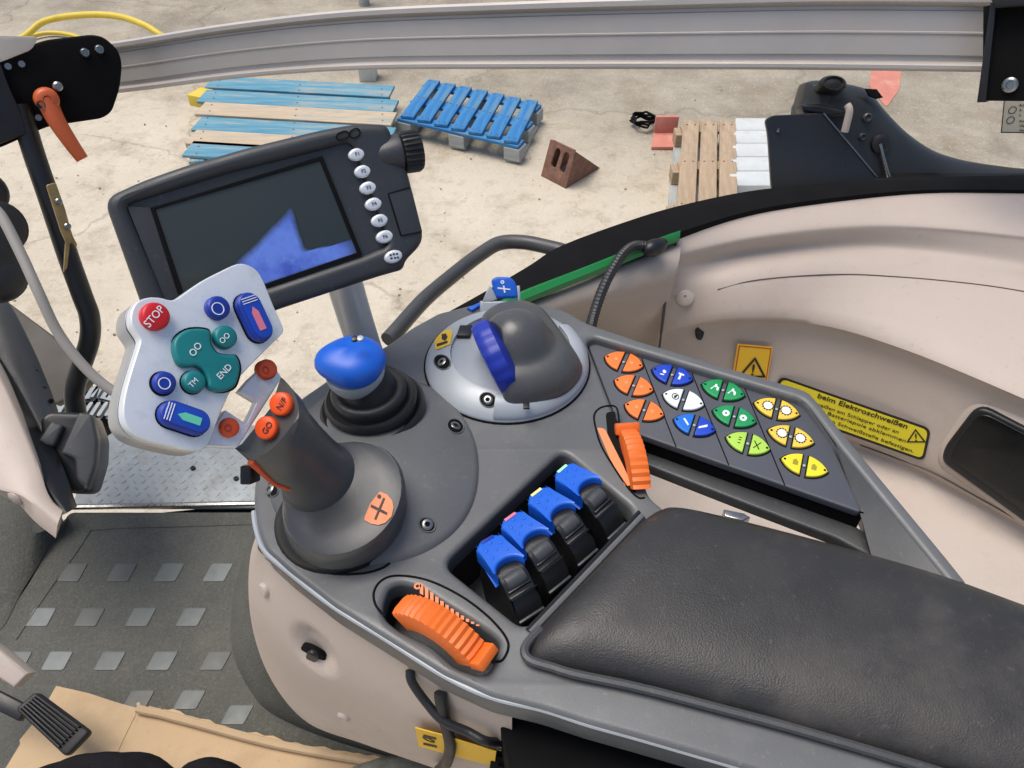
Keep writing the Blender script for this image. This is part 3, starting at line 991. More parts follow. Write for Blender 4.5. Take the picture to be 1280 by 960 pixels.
# black tube handle
root = thing("grab_handle", "black bent tube grab handle with a brass latch plate at left", "grab handle", Pd(95, 500, 1.12))
put("tube", tube([Pd(*p) for p in [(24, 130, 1.0), (40, 185, 1.02), (62, 250, 1.04), (85, 320, 1.06), (103, 370, 1.08), (112, 396, 1.09), (112, 425, 1.10), (101, 460, 1.11), (93, 490, 1.12), (96, 520, 1.125)]], 0.0135, 14, 7), M_BLACK, root)
lp = Plane(Pd(78, 265, 1.015), -ray(78, 265) + RGT * 0.35)
put("latch_plate", pplate(lp, [(58, 231), (70, 228), (82, 262), (88, 285), (90, 304), (84, 306), (76, 288)], 0.006, 0.001, r=0.003), M_BRASS, root)
put("latch_hook", pplate(lp, [(86, 285), (97, 306), (95, 310), (88, 300), (84, 335), (80, 340), (82, 306)], 0.006, 0.001, h=-0.002), M_BRASS, root)
for x, y in ((73, 252), (84, 283)):
    put("rivet", lathe(lp.hit(x, y, 0), lp.n, [(0.0045, 0), (0.0045, 0.003), (0.003, 0.0045)], 12), M_STEEL, root)

# black rounded housings at the left edge
root = thing("round_housing", "black rounded plastic housings one above another at the left edge", "housing", Pd(5, 330, .95))
for (x, y, d, r) in ((-16, 240, .98, .028), (2, 283, .97, .034), (-12, 318, .95, .040), (4, 345, .96, .031)):
    rr = -ray(x, y).normalized()
    ax = (rr + RGT * 0.8 + UPV * 0.3).normalized()
    put("housing", lathe(Pd(x, y, d) - ax * 0.02, ax, [(r * 0.5, -0.03), (r * 0.9, -0.012), (r, 0.0), (r, 0.012), (r * 0.93, 0.022), (r * 0.7, 0.027), (0.002, 0.029)], 28), M_RUBBER, root, smooth=50)

put("grey_cable", tube([Pd(*p) for p in [(-20, 255, .90), (0, 268, .90), (25, 315, .90), (48, 365, .90), (72, 415, .91), (105, 458, .92), (140, 488, .93), (180, 505, .94)]], 0.0062, 10, 7), M_GREYHOSE, label="plain grey cable hanging from the left edge behind the lever", cat="cable")

# ================================================================ ALUMINIUM RAIL
RT = [(60, 92, 1.13, .0255), (150, 84, 1.10, .026), (300, 63, 1.04, .0265), (450, 50, .985, .0275), (640, 45, .925, .0285), (830, 42, .87, .0288), (1030, 40, .82, .029), (1250, 42, .77, .0278)]
root = thing("equipment_rail", "grooved aluminium equipment rail crossing the window between two black brackets", "rail", Pd(640, 45, .925))
S_ = catmull(RT, 8, False)
P = [Pd(x, y, d) for x, y, d, h in S_]
prof = [(-1, -.10), (-1, .35), (-.93, .55), (-.84, .55), (-.77, .35), (-.74, -.02), (-.60, -.02), (-.57, .12), (-.04, .12), (-.02, .2), (.02, .2), (.04, .12), (.55, .12), (.58, -.02), (.66, -.02), (.70, .3), (.78, .55), (.92, .55), (1, .35), (1, -.10), (.9, -.6), (-.9, -.6)]
rings = []
for i, p in enumerate(P):
    t = (P[min(i + 1, len(P) - 1)] - P[max(i - 1, 0)]).normalized()
    nn = -(p - CAM).normalized()
    nn = (nn - t * nn.dot(t)).normalized()
    up = t.cross(nn).normalized()
    if up.dot(UPV) < 0: up = -up
    hh = S_[i][3]
    rings.append([p + up * (a * hh * 1.28) + nn * (b * 0.016) for a, b in prof])
put("rail_profile", loft(rings), M_ALU, root, smooth=35)
brp = Plane(Pd(80, 110, 1.02), -ray(80, 110) + RGT * 0.1)
lb = put("end_bracket", pplate(brp, [(-60, 110), (-20, 85), (30, 60), (55, 50), (115, 43), (130, 46), (148, 62), (153, 80), (150, 110), (140, 140), (128, 148), (60, 158), (0, 185), (-60, 200)], 0.03, 0.003, r=0.01), M_BLACKM, root)
for x, y in ((106, 66), (124, 62)):
    put("bolt", lathe(brp.hit(x, y, 0), brp.n, [(0.0062, 0), (0.0062, 0.004), (0.0045, 0.006), (0.0032, 0.006), (0.003, 0.003)], 14), M_STEEL, lb)
for x, y in ((10, 83), (27, 80), (48, 147)):
    put("bolt", lathe(brp.hit(x, y, 0), brp.n, [(0.004, 0), (0.004, 0.003), (0.002, 0.003)], 12), M_STEEL, lb)
brq = brp.up(0.008)
put("pale_cover", pplate(brq, [(-60, 50), (0, 44), (48, 46), (40, 62), (0, 78), (-60, 90)], 0.004, 0.0006, r=0.006), mat("pale_cover", rgb(196, 190, 178), 0.5), root, label="pale cover plate with two black slots")
put("folded_flange", pplate(brq, [(-60, 60), (0, 78), (12, 110), (26, 140), (34, 168), (20, 172), (0, 180), (-60, 200)], 0.012, 0.002, r=0.005, h=0.006), M_BLACK, root)
clv = put("clamp_lever", join(tube([brp.hit(58, 124, 0.03), brp.hit(70, 150, 0.036), brp.hit(88, 178, 0.040), brp.hit(103, 199, 0.042)], [0.0125, 0.0078], 14, 5),
    lathe(brp.hit(57, 124, 0.004), brp.n, [(0.0145, 0), (0.015, 0.02), (0.014, 0.034), (0.011, 0.038), (0.005, 0.0385), (0.004, 0.036)], 22)), M_LEVERO, root, label="orange clamp lever", smooth=60)
put("clamp_bolt", lathe(brp.hit(71, 108, 0.0), brp.n, [(0.006, 0), (0.006, 0.02), (0.004, 0.022)], 12), M_STEEL, root)
put("lever_screw", lathe(brp.hit(51, 131, 0.040), brp.n, [(0.005, 0), (0.005, 0.003), (0.003, 0.0015)], 12), M_BLACK, clv)
brr = Plane(Pd(1262, 60, .72), -ray(1262, 60) + RGT * -0.15)
rb = put("end_bracket", pplate(brr, [(1229, 8), (1440, -30), (1440, 128), (1228, 126)], 0.008, 0.001), M_BLACKM, root)
put("bracket_flange", pplate(brr, [(1238, 3), (1246, 3), (1232, 128), (1221, 128)], 0.03, 0.001, h=0.006), M_BLACK, root)
put("bracket_top", pplate(brr, [(1236, -6), (1440, -40), (1440, -2), (1244, 10)], 0.03, 0.002, h=0.016), M_BLACK, root)
put("bolt", lathe(brr.hit(1263, 106, 0), brr.n, [(0.0068, 0), (0.0068, 0.004), (0.005, 0.0055), (0.0035, 0.0055), (0.003, 0.002)], 16), M_STEEL, rb)

# window pane with its printed notice
wp = Plane(Pd(1290, 150, 1.0), Vector((-0.12, -1, 0.10)))
root = thing("window_pane", "clear side window pane with a small printed notice under the right rail bracket", "window", wp.hit(1290, 225))
put("glass", pplate(wp, [(1238, -60), (1700, -60), (1700, 230), (1236, 226)], 0.005, 0.001), M_PANE, root)
no = put("notice", pplate(wp, [(1255, 124), (1420, 124), (1420, 168), (1251, 166)], 0.0004, 0, h=0.0016), mat("notice_film", rgb(206, 198, 176), 0.5, var=0.02), root)
put("notice_border", join(*[pplate(wp, q, 0.0003, 0, h=0.0021) for q in ([(1255, 124), (1256.2, 124), (1252.2, 166), (1251, 166)], [(1251, 165), (1420, 167), (1420, 168.2), (1251, 166.2)])]), M_INK, no, smooth=0)
put("notice_ring", join(ring_px(wp, 1265, 137, 5, 4.2, 0.0021), ring_px(wp, 1262.5, 149.5, 5, 4.2, 0.0021)), M_INK, no, smooth=0)
tx = [ptext(wp, s, (1272.5, y), (1310, y + 1), 3.4, align='LEFT', h=0.002) for s, y in (("Ach-", 130.5), ("A-", 136.5), ("a.", 142.5), ("Ausst", 150), ("Chan", 156), ("cause", 161.5))]
for m_ in tx:
    m_.transform(Matrix.Translation(wp.hit(1273, 140) - wp.hit(1291, 140)))
put("notice_lettering", join(*tx), M_INK, no, smooth=0)

# ================================================================ WHEEL ARCH, SEAL, TRIM
def prow(rows, name, mtl, parent, n=10, sub=5):
    """a moulded surface through measured rows; each row a list of (px, py) with one or more drops"""
    R_ = []
    for pts in rows:
        R_.append([tuple(Pz(x, y, d)) for x, y, d in pts])
    m = max(len(r) for r in R_)
    C_ = [catmull(r, n, False) for r in R_]
    K = len(C_[0])
    colsx = []
    for j in range(K):
        colsx.append(catmull([c[j] for c in C_], sub, False))
    rows2 = [[Vector(colsx[j][i]) for j in range(K)] for i in range(len(colsx[0]))]
    bm = loft(rows2, close=False)
    return put(name, bm, mtl, parent, smooth=60)

def rw(d, *pts): return [(x, y, d if len(p) == 2 else p[2]) for p in pts for x, y in [p[:2]]]

M_TSEAM = mat("trim_joint", rgb(92, 80, 72), 0.8, var=0.1)
root = thing("wheel_arch_trim", "beige moulded wheel arch trim with stepped ledges behind the keypad", "trim", Pz(1000, 520, .70))
AR = root
rows = [
    rw(.47, (848, 283), (950, 252), (1080, 236), (1190, 231), (1310, 232)),
    rw(.44, (846, 288), (950, 259), (1080, 242), (1190, 238), (1310, 238)),
    rw(.441, (845, 293), (950, 264), (1080, 247), (1190, 243), (1310, 244)),
    rw(.450, (840, 316, .453), (940, 291), (1070, 277), (1180, 280), (1310, 292)),
    rw(.4570, (838, 325, .460), (936, 302), (1067, 288), (1177, 291), (1310, 305)),
    rw(.474, (834, 338, .471), (930, 316), (1060, 305), (1170, 312), (1310, 332)),
    rw(.4780, (832, 349, .481), (927, 327), (1058, 316), (1168, 323), (1310, 344)),
    rw(.486, (829, 372, .503), (915, 352), (1050, 340), (1165, 346), (1310, 366)),
    rw(.518, (824, 415, .547), (905, 398), (1020, 400), (1140, 432), (1310, 500)),
    rw(.541, (822, 428, .562), (900, 413), (1018, 417), (1132, 450), (1310, 522)),
    rw(.635, (816, 480, .635), (890, 500), (1000, 520), (1120, 560), (1310, 660)),
    rw(.662, (812, 500), (880, 518), (990, 538), (1110, 575), (1310, 680)),
    rw(.68, (800, 540), (870, 560), (980, 590), (1120, 640), (1310, 740)),
    rw(.72, (770, 640), (860, 680), (960, 720), (1120, 780), (1320, 880)),
    rw(.76, (740, 760), (840, 800), (940, 840), (1100, 900), (1300, 1000)),
]
prow(rows, "arch_shell", M_BEIGE, root, 12, 4)
def onarch(px, py, lift=0.0):
    q = hit_on(bpy.data.objects['arch_shell'], px, py)
    if q: return q[0] + q[1] * lift
    """nearest arch surface along the sight line, by a scan of the measured rows"""
    best = None
    import bisect
    ys = []
    for r in rows:
        pts = catmull([(p[0], p[1]) for p in r], 12, False)
        for (x0, y0), (x1, y1) in zip(pts, pts[1:]):
            if min(x0, x1) <= px <= max(x0, x1):
                t = (px - x0) / (x1 - x0); ys.append((y0 + (y1 - y0) * t, r[0][2])); break
    ys.sort()
    for (y0, d0), (y1, d1) in zip(ys, ys[1:]):
        if y0 <= py <= y1:
            return Pz(px, py, d0 + (d1 - d0) * (py - y0) / (y1 - y0) - lift)
    return Pz(px, py, .6)
# seams on the moulding, screw caps, keyhole
put("panel_seam", tube([onarch(x, y, 0.0003) for x, y in [(897, 362), (940, 351), (1000, 345), (1060, 343), (1120, 346), (1180, 351), (1240, 358), (1300, 368)]], 0.0006, 6, 5), M_TSEAM, root)
put("panel_seam", tube([onarch(x, y, 0.0004) for x, y in [(848, 292), (844.5, 304), (841.5, 318), (837, 340), (832, 372), (827, 412), (822, 450), (819, 470)]], 0.0014, 6, 5), M_TSEAM, root)
put("lower_seam", tube([onarch(x, y, 0.0006) for x, y in [(1075, 556), (1120, 572), (1165, 590), (1220, 620), (1300, 665)]], 0.0007, 6, 5), M_TSEAM, root)
p = hit_on(bpy.data.objects['arch_shell'], 856, 371)[0]
put("screw_cap", lathe(p, Vector((-.1, -.75, .7)), [(0.0095, -0.003), (0.0095, 0.001), (0.007, 0.003), (0.0015, 0.0033), (0.001, 0.0015)], 22), M_BEIGE, root)
p = hit_on(bpy.data.objects['arch_shell'], 875, 413)[0]
put("key_slot", lathe(p, Vector((0.5, -.75, .5)), [(0.0052, -0.002), (0.0052, 0.0012), (0.004, 0.0012)], 16, squash=2.0), M_BLACK, root)

# front part of the arch lining
root = thing("front_arch_trim", "smaller beige lining piece in front of the seam with the corrugated cable", "trim", Pz(760, 400, .6))
FR = root
rows_f = [
    rw(.46, (600, 398), (680, 366), (760, 333), (852, 297)),
    rw(.448, (604, 402), (682, 370), (761, 338), (851, 303)),
    rw(.452, (612, 412), (690, 382), (765, 352), (850, 320)),
    rw(.466, (622, 424), (698, 394), (768, 370), (845, 342)),
    rw(.490, (632, 432), (704, 402), (770, 382), (840, 362)),
    rw(.52, (645, 440), (712, 412), (770, 400), (836, 385)),
    rw(.60, (660, 460), (720, 440), (770, 440), (828, 430)),
    rw(.70, (680, 520), (730, 510), (775, 510), (820, 500)),
]
prow(rows_f, "lining_shell", M_BEIGE, root, 10, 4)

def ribbon(top, bot, d0, d1, thick, name, mtl, label=None, cat=None, parent=None, kind=None, group=None):
    a = catmull(top, 8, False); b = catmull(bot, 8, False)
    rings = []
    for (x0, y0), (x1, y1) in zip(a, b):
        p, q = Pz(x0, y0, d0), Pz(x1, y1, d1)
        dn = Vector((0, 0, -thick))
        rings.append([p, p.lerp(q, 0.5) + Vector((0, 0, 0.003)), q, q + dn, p + dn])
    return put(name, loft(rings), mtl, parent, label, cat=cat, smooth=50, kind=kind, group=group)
ribbon([(520, 412), (600, 368), (660, 333), (700, 308), (777, 279), (850, 257), (950, 237), (1080, 226), (1180, 221), (1330, 218)],
       [(560, 412), (604, 390), (652, 368), (700, 345), (777, 318), (850, 290), (950, 261), (1080, 243), (1180, 237), (1330, 238)], .438, .436, .05, "window_seal", M_BLACKM,
       label="wide black rubber window seal curving over the wheel arch", cat="seal")
ribbon([(600, 388), (652, 364), (740, 330), (800, 306), (850, 288)], [(606, 398), (656, 374), (742, 339), (802, 314), (850, 295)], .4335, .4345, .006, "fender_edge", M_GREENP,
       label="green painted fender edge showing as a stripe under the black seal", cat="fender")

put("fender_rail", tube([Pz(x, y, d) for x, y, d in [(485, 425, .52), (497, 412, .52), (530, 375, .52), (565, 345, .52), (600, 318, .52), (625, 304, .52), (655, 303, .52), (690, 310, .52), (720, 318, .52)]], 0.0085, 12, 6), M_DARK,
    label="dark grey bent tube rail outside over the black seal", cat="rail")

# corrugated cable
root = thing("corrugated_cable", "black corrugated cable hanging down the lining behind the console", "cable", Pz(740, 405, .42))
pts = [Pz(*p) for p in [(738, 412, .43), (742, 395, .43), (752, 365, .428), (765, 338, .426), (780, 316, .424), (795, 307, .424), (815, 309, .428)]]
put("hose", tube(pts, 0.0042, 10, 13, ridge=0.18), M_RUBBER, root, smooth=0)
put("grommet", loft_ring([(806, 318, .735, .004), (812, 312, .735, .008), (822, 308, .74, .008), (830, 303, .745, .005)], 14, 4), M_BLACK, root)

# warning stickers on the lining
def sticker(name, label, quad, mtl, cat="sticker"):
    q = [onarch(x, y) for x, y in quad]
    c = sum(q, Vector()) / 4
    n = (q[1] - q[0]).cross(q[3] - q[0])
    if n.dot(CAM - c) < 0: n = -n
    n.normalize()
    # stand clear of the moulding's bulge
    m = max((onarch(x, y) - c).dot(n) for x, y in quad)
    pl = Plane(c + n * (m + 0.0015), n, q[1] - q[0])
    return pl, thing(name, label, cat, c)

def tri(pl, cx, cy, s, ang=0.0, w=0.13, h=0.0008):
    c = Vector(pl.uv(cx, cy)); e = (Vector(pl.uv(cx + 1, cy)) - c)
    k = e.length * s
    a0 = math.atan2(e.y, e.x) + ang
    P3 = [(c.x + k * math.cos(a0 + math.radians(t)), c.y + k * math.sin(a0 + math.radians(t))) for t in (90, 210, 330)]
    P2 = [(c.x + k * (1 - 2 * w) * math.cos(a0 + math.radians(t)), c.y + k * (1 - 2 * w) * math.sin(a0 + math.radians(t))) for t in (90, 210, 330)]
    t1 = plate(pl, rnd(P3, k * 0.12, 3), 0.0003, 0, [P2], h)
    t2 = text(pl, "!", (c.x, c.y), k * 1.15, (math.cos(a0), math.sin(a0)), h=h, bold=k * 0.01)
    return t1, t2

pl, root = sticker("warning_sticker", "small square yellow warning sticker with a black triangle", [(922, 430), (966, 434), (958, 480), (915, 476)], M_YELLOW)
put("sheet", pplate(pl, [(922, 430), (966, 434), (959, 478), (915, 474)], 0.0006, 0, r=0.001), M_YELLOW, root)
put("triangle", join(*tri(pl, 941, 463, 21, 0.0)), M_INK, root, smooth=0)
put("border", plate(pl, [pl.uv(*p) for p in [(923.5, 431.5), (964.5, 435.2), (958, 476), (917, 472)]], 0.0003, 0, [[pl.uv(*p) for p in [(925, 433), (963, 436.4), (957, 474.5), (918.7, 471)]]], 0.0003), M_DORANGE, root, smooth=0)

qd = [(975, 468), (1164, 536), (1156, 578), (960, 510)]
pl, root = sticker("notice_sticker", "long yellow sticker printed with black German welding notice and triangle", qd, M_YELLOW2)
put("sheet", pplate(pl, [(975, 470), (1164, 536), (1155, 577), (960, 508)], 0.0006, 0, r=0.008), M_INK, root)
put("yellow_field", pplate(pl, [(978, 474), (1160, 538), (1152.5, 573), (964, 506)], 0.0003, 0, h=0.0003, r=0.006), M_YELLOW2, root)
def line(s, x0, y0, x1, y1, hp, bold=0):
    a, b = Vector(pl.uv(x0, y0)), Vector(pl.uv(x1, y1))
    sc = (b - a).length / math.hypot(x1 - x0, y1 - y0)
    return text(pl, s, a, hp * sc * 1.35, b - a, h=0.0008, align='LEFT', bold=bold)
tx = [line("Vor Arbeiten beim Elektroschweißen", 967, 486, 1134, 540, 7.4, 0.00015)]
me_l = []
def fit(s, x0, y0, x1, y1, hp, bold=0.0, ox=0):
    """one line whose right end falls at the measured pixel"""
    a, b = Vector(pl.uv(x0, y0)), Vector(pl.uv(x1, y1))
    sc = (b - a).length / math.hypot(x1 - x0, y1 - y0)
    d = b - a
    cu = text(pl, s, a, hp * sc * 1.35, d, h=0.0008, align='LEFT', bold=bold)
    xs = [(v.co - pl.o).dot(pl.u) * d.normalized().x + (v.co - pl.o).dot(pl.v) * d.normalized().y for v in cu.vertices]
    w = max(xs) - min(xs)
    k = d.length / w
    a3 = pl.w(a.x, a.y, 0.0008)
    dir3 = (pl.u * d.x + pl.v * d.y).normalized()
    S = Matrix.Translation(a3) @ Matrix.Scale(k, 4, dir3) @ Matrix.Translation(-a3)
    cu.transform(S)
    return cu
for m_ in tx: bpy.data.meshes.remove(m_)
put("lettering", join(fit("beim Elektroschweißen", 1022, 494, 1134, 533, 7.6, 0.00012),
    fit("Schweißen am Schlepper oder an", 1008, 500, 1123, 540, 5.4),
    fit("die Batteriepole abklemmen", 1020, 511, 1132, 551, 5.4),
    fit("an Schweißstelle befestigen.", 1036, 525, 1142, 564, 5.4)), M_INK, root, smooth=0)
put("triangle", join(*tri(pl, 1145, 547, 14.5, 0.0)), M_INK, root, smooth=0)

# black storage tray handle set into the lining
hq_ = [onarch(*q) for q in ((1214, 505), (1276, 540), (1276, 640), (1182, 580))]
hc = sum(hq_, Vector()) / 4
hn_ = (hq_[1] - hq_[3]).cross(hq_[0] - hq_[2]).normalized()
if hn_.dot(CAM - hc) < 0: hn_ = -hn_
hp = Plane(hc + hn_ * (max((q - hc).dot(hn_) for q in hq_ + [onarch(1235, 575), onarch(1200, 540), onarch(1255, 600)]) + 0.004), hn_)
root = thing("storage_tray", "glossy black storage tray recessed in the beige lining at right", "tray", hp.hit(1240, 590))
opx = [(1222, 505), (1330, 560), (1330, 690), (1176, 578), (1180, 560)]
put("surround", pplate(hp, [(1212, 493), (1340, 548), (1340, 705), (1166, 583), (1170, 556)], 0.03, 0.012, h=-0.0005, r=0.024, res=5), M_BEIGE, root)
put("rim", pplate(hp, opx, 0.02, 0.004, h=0.004, r=0.014, res=4), M_BLACK, root)
put("dish", pplate(hp, [(1226, 514), (1330, 568), (1330, 676), (1188, 575), (1191, 562)], 0.003, 0.001, h=0.0055, r=0.012), mat("gloss_black", rgb(14, 15, 16), 0.28), root)

# black hinge assembly above the seal
M_ARM = mat("satin_black_arm", rgb(40, 42, 43), 0.34, var=0.1, bump=0.08, bscale=900, spec=0.6)
root = thing("hinge_bracket", "large black hinge arm with a flat bracket standing on the window seal", "hinge", Pd(1080, 225, .93))
h1 = Plane(Pd(1090, 180, .93), Vector((0.0, -1, 0.55)))
def hz(pts): return zm(pts, 800, 0, 2.667)
put("arm", pplate(h1, catmull(hz([(545, 620), (548, 380), (560, 330), (575, 280), (590, 265), (640, 262), (760, 283), (800, 310), (850, 370), (920, 440), (1000, 495), (1080, 525), (1180, 545), (1290, 560), (1450, 580), (1450, 640), (1000, 650)]), 4), 0.07, 0.026, h=-0.004, res=6), M_ARM, root, smooth=50)
put("flat_bracket", pplate(h1, hz([(418, 400), (440, 385), (610, 376), (790, 590), (790, 640), (440, 640), (428, 450)]), 0.007, 0.0015, h=0.016, r=0.008), M_ARM, root)
put("bracket_edge", tube([h1.hit(*hz([(612, 378)])[0], 0.0165), h1.hit(*hz([(790, 590)])[0], 0.0165)], 0.0012, 6, 2), M_STEEL, root)
p = hz([(640, 282)])[0]
put("hinge_cap", lathe(h1.hit(*p, 0.0), Vector((0, -.75, .75)), [(0.0165, -0.012), (0.0165, 0.002), (0.013, 0.006), (0.011, 0.006), (0.010, 0.004), (0.002, 0.005)], 26, squash=0.62), M_BLACK, root)
put("socket", pplate(h1, hz([(752, 295), (790, 297), (812, 325), (790, 330), (765, 320)]), 0.004, 0.001, h=0.0005), M_SEAM, root)
put("pale_pin", tube([h1.hit(*hz([(690, 350)])[0], 0.02), h1.hit(*hz([(698, 372)])[0], 0.022), h1.hit(*hz([(682, 440)])[0], 0.018)], 0.0042, 10, 4), mat("pale_pin", rgb(206, 192, 176), 0.4), root)
put("collar", pplate(h1, hz([(540, 345), (600, 345), (680, 365), (700, 385), (640, 395), (545, 378)]), 0.03, 0.005, h=0.006, r=0.006), M_BLACK, root)
for x, y, r in ((755, 392, .0052), (738, 456, .0042), (460, 437, .003)):
    px, py = hz([(x, y)])[0]
    put("bolt", lathe(h1.hit(px, py, 0.016 if x < 500 else -0.004), h1.n, [(r, 0), (r, 0.004), (r * 0.7, 0.0055), (r * 0.4, 0.003)], 14), M_STEEL if x < 500 else M_DARK, root)
px, py = hz([(800, 480)])[0]
put("pivot_boss", lathe(h1.hit(px, py, -0.004), h1.n, [(0.012, 0), (0.011, 0.004), (0.007, 0.006), (0.001, 0.0065)], 22), M_BLACK, root)
put("link_rod", tube([h1.hit(*hz([(800, 480)])[0], 0.002), h1.hit(*hz([(812, 530)])[0], 0.002), h1.hit(*hz([(830, 590)])[0], 0.002)], 0.0022, 8, 3), M_STEEL, root)

# ================================================================ SIDE PEDESTAL UNDER THE CONSOLE
root = thing("side_pedestal", "beige rounded pedestal shell carrying the grey armrest console", "pedestal", Pz(420, 850, .62))
PD = root
t0 = [(420, 610, .425), (350, 640, .425), (322, 680, .425), (345, 706, .428), (420, 768, .43), (480, 806, .43), (557, 853, .43), (640, 892, .43)]
t1 = [(400, 640, .47), (330, 660, .47), (311, 715, .475), (325, 765, .48), (390, 830, .49), (470, 872, .49), (560, 915, .49), (640, 945, .49)]
t2 = [(390, 680, .55), (335, 700, .55), (315, 760, .555), (325, 812, .56), (370, 868, .57), (450, 908, .57), (540, 942, .57), (640, 975, .57)]
t3 = [(400, 720, .60), (352, 745, .60), (329, 800, .61), (340, 850, .615), (383, 902, .62), (455, 930, .62), (545, 961, .62), (640, 995, .62)]
t4 = [(x + 14, y - 6, d + .03) for x, y, d in t3]
C_ = [catmull(t, 16, False) for t in (t0, t1, t2, t3, t4)]
colz = [catmull([tuple(Pz(*c[j])) for c in C_], 14, False) for j in range(len(C_[0]))]
PED = [[Vector(colz[j][i]) for j in range(len(colz))] for i in range(len(colz[0]))]
def onped(px, py):
    """first crossing of the sight line with the pedestal shell"""
    from mathutils.geometry import intersect_ray_tri
    r = ray(px, py)
    best = None
    for i in range(len(PED) - 1):
        for j in range(len(PED[0]) - 1):
            a, b, c, d = PED[i][j], PED[i][j + 1], PED[i + 1][j + 1], PED[i + 1][j]
            for t in ((a, b, c), (a, c, d)):
                h = intersect_ray_tri(*t, r, CAM, True)
                if h is not None and (best is None or (h - CAM).length < (best[0] - CAM).length):
                    best = (h, (t[1] - t[0]).cross(t[2] - t[0]).normalized())
    if best is None: return Pz(px, py, .5), -r.normalized()
    h, n = best
    if n.dot(CAM - h) < 0: n = -n
    return h, n
p, n = onped(391, 814)
for row_ in PED:
    for v_ in row_:
        r_ = (v_ - p).length / 0.019
        if r_ < 1.25:
            v_ -= n * (0.0085 * max(0.0, min(1.0, (1.15 - r_) / 0.5)) ** 1.3)
put("shell", loft(PED, close=False), M_BEIGE2, root, smooth=60)
for x, y in ((331, 737), (430, 895)):
    p, n = onped(x, y)
    put("screw_cap", lathe(p - n * 0.001, n, [(0.0052, 0), (0.005, 0.002), (0.0038, 0.0035), (0.0008, 0.0038)], 18), M_BEIGE, root)
p, _n = onped(393, 816)
pk = Plane(p, n)
kb = put("rotary_knob", lathe(p, n, [(0.0095, -.002), (0.0095, 0.0012), (0.0085, 0.002), (0.002, 0.002)], 26), M_SEAM, root)
dk = Vector(pk.uv(400, 798)) - Vector(pk.uv(388, 828)); dk.normalize()
put("knob_grip", plate(pk, capsule(-dk.x * .006, -dk.y * .006, dk.x * .006, dk.y * .006, 0.0040), 0.0045, 0.0018, [], 0.0046), M_BLACK, kb)
p, n = onped(548, 925)
ps = Plane(p + n * 0.004, n)
root = thing("pedestal_sticker", "yellow warning sticker low on the pedestal behind black cable", "sticker", p)
put("sheet", pplate(ps, [(519, 910), (553, 919), (620, 940), (618, 958), (585, 950), (523, 933)], 0.0006, 0), M_YELLOW, root)
put("pictogram", join(ring_px(ps, 536, 924, 4, 2.5, 0.0005), pplate(ps, [(529, 919), (545, 923), (545, 925), (529, 921)], 0.0003, 0, h=0.0005), pplate(ps, [(529, 929), (546, 933), (546, 935), (529, 931)], 0.0003, 0, h=0.0005)), M_INK, root, smooth=0)

# cables below the console
put("black_cable", tube([onped(x, y)[0] + onped(x, y)[1] * l for x, y, l in [(514, 836, .001), (520, 846, .004), (540, 868, .006), (562, 886, .008), (590, 903, .006), (615, 915, .006), (640, 926, .006)]], 0.0028, 10, 6), M_RUBBER, label="thin black cable running along under the console edge", cat="cable", group="black cables under the console")
put("black_cable", tube([onped(x, y)[0] + onped(x, y)[1] * l for x, y, l in [(553, 862, .002), (556, 870, .004), (562, 895, .005), (568, 920, .006), (562, 942, .006), (551, 955, .004)]], 0.0038, 10, 6), M_RUBBER, label="thick black cable hanging straight down past the yellow pedestal sticker", cat="cable", group="black cables under the console")
root = thing("seat_bracket", "black ribbed bracket with bare metal top under the console", "bracket", Pz(640, 950, .55))
pb = Plane(Pz(640, 935, .485), (-0.2, -0.8, 0.5))
put("ribbed_block", pplate(pb, [(618, 912), (648, 917), (668, 935), (672, 1010), (604, 1010)], 0.03, 0.003), M_BLACKM, root)
put("metal_top", pplate(pb, [(620, 898), (640, 897), (648, 914), (619, 911)], 0.02, 0.002, h=0.003), M_STEEL, root)
for k in range(5):
    y = 922 + k * 12
    put("rib", pplate(pb, [(622, y), (640, y + 5), (640, y + 8), (622, y + 3)], 0.004, 0.0008, h=0.003), M_BLACKM, root)

# ================================================================ ARMREST CONSOLE
DD = 0.40
dk_ = level(DD)
root = thing("armrest_console", "grey plastic armrest console body with sockets for levers, wheels and keypad", "console", Pz(600, 640, DD + .03))
CON = root
deck_px = [(316, 625), (318, 600), (326, 570), (345, 530), (375, 497), (420, 466), (487, 428), (515, 408), (548, 390), (600, 377), (660, 376), (705, 386), (735, 403), (800, 425), (900, 455), (1000, 484), (1012, 489), (1022, 500)]
frame_px = [(1060, 546), (1120, 618), (1180, 690), (1214, 732)]
near_px = [(1196, 738), (1180, 719), (1108, 630), (1048, 556), (1012, 508), (1002, 498), (870, 459), (742, 421), (733, 426), (752, 475), (774, 532), (788, 560), (802, 592), (812, 620), (836, 640), (860, 700), (1200, 860), (1330, 900), (1330, 1010), (1240, 1040), (1100, 1010), (924, 958), (800, 922), (735, 904), (680, 886), (614, 870), (555, 843), (480, 796), (417, 757), (360, 713), (331, 687), (321, 660)]
slot_px = [(553, 705), (703, 562), (797, 640), (656, 787)]
whL = [(478, 755), (486, 733), (500, 728), (520, 733), (575, 767), (612, 790), (627, 803), (612, 838), (598, 843), (570, 834), (540, 806), (500, 788), (480, 772)]
panel_px = [(732, 424), (741, 418), (1004, 494), (1018, 503), (1080, 646), (775, 540)]
dome_c = (634, 452)
duv = [dk_.uv(*p) for p in deck_px + frame_px + near_px]
duv = rnd(duv, 0.004, 3)
holes = [rnd([dk_.uv(*p) for p in slot_px], 0.009), rnd([dk_.uv(*p) for p in whL], 0.004, 3)]
put("deck", plate(dk_, duv, 0.024, 0.0038, holes, 0, 3), M_DECK, root, smooth=50)
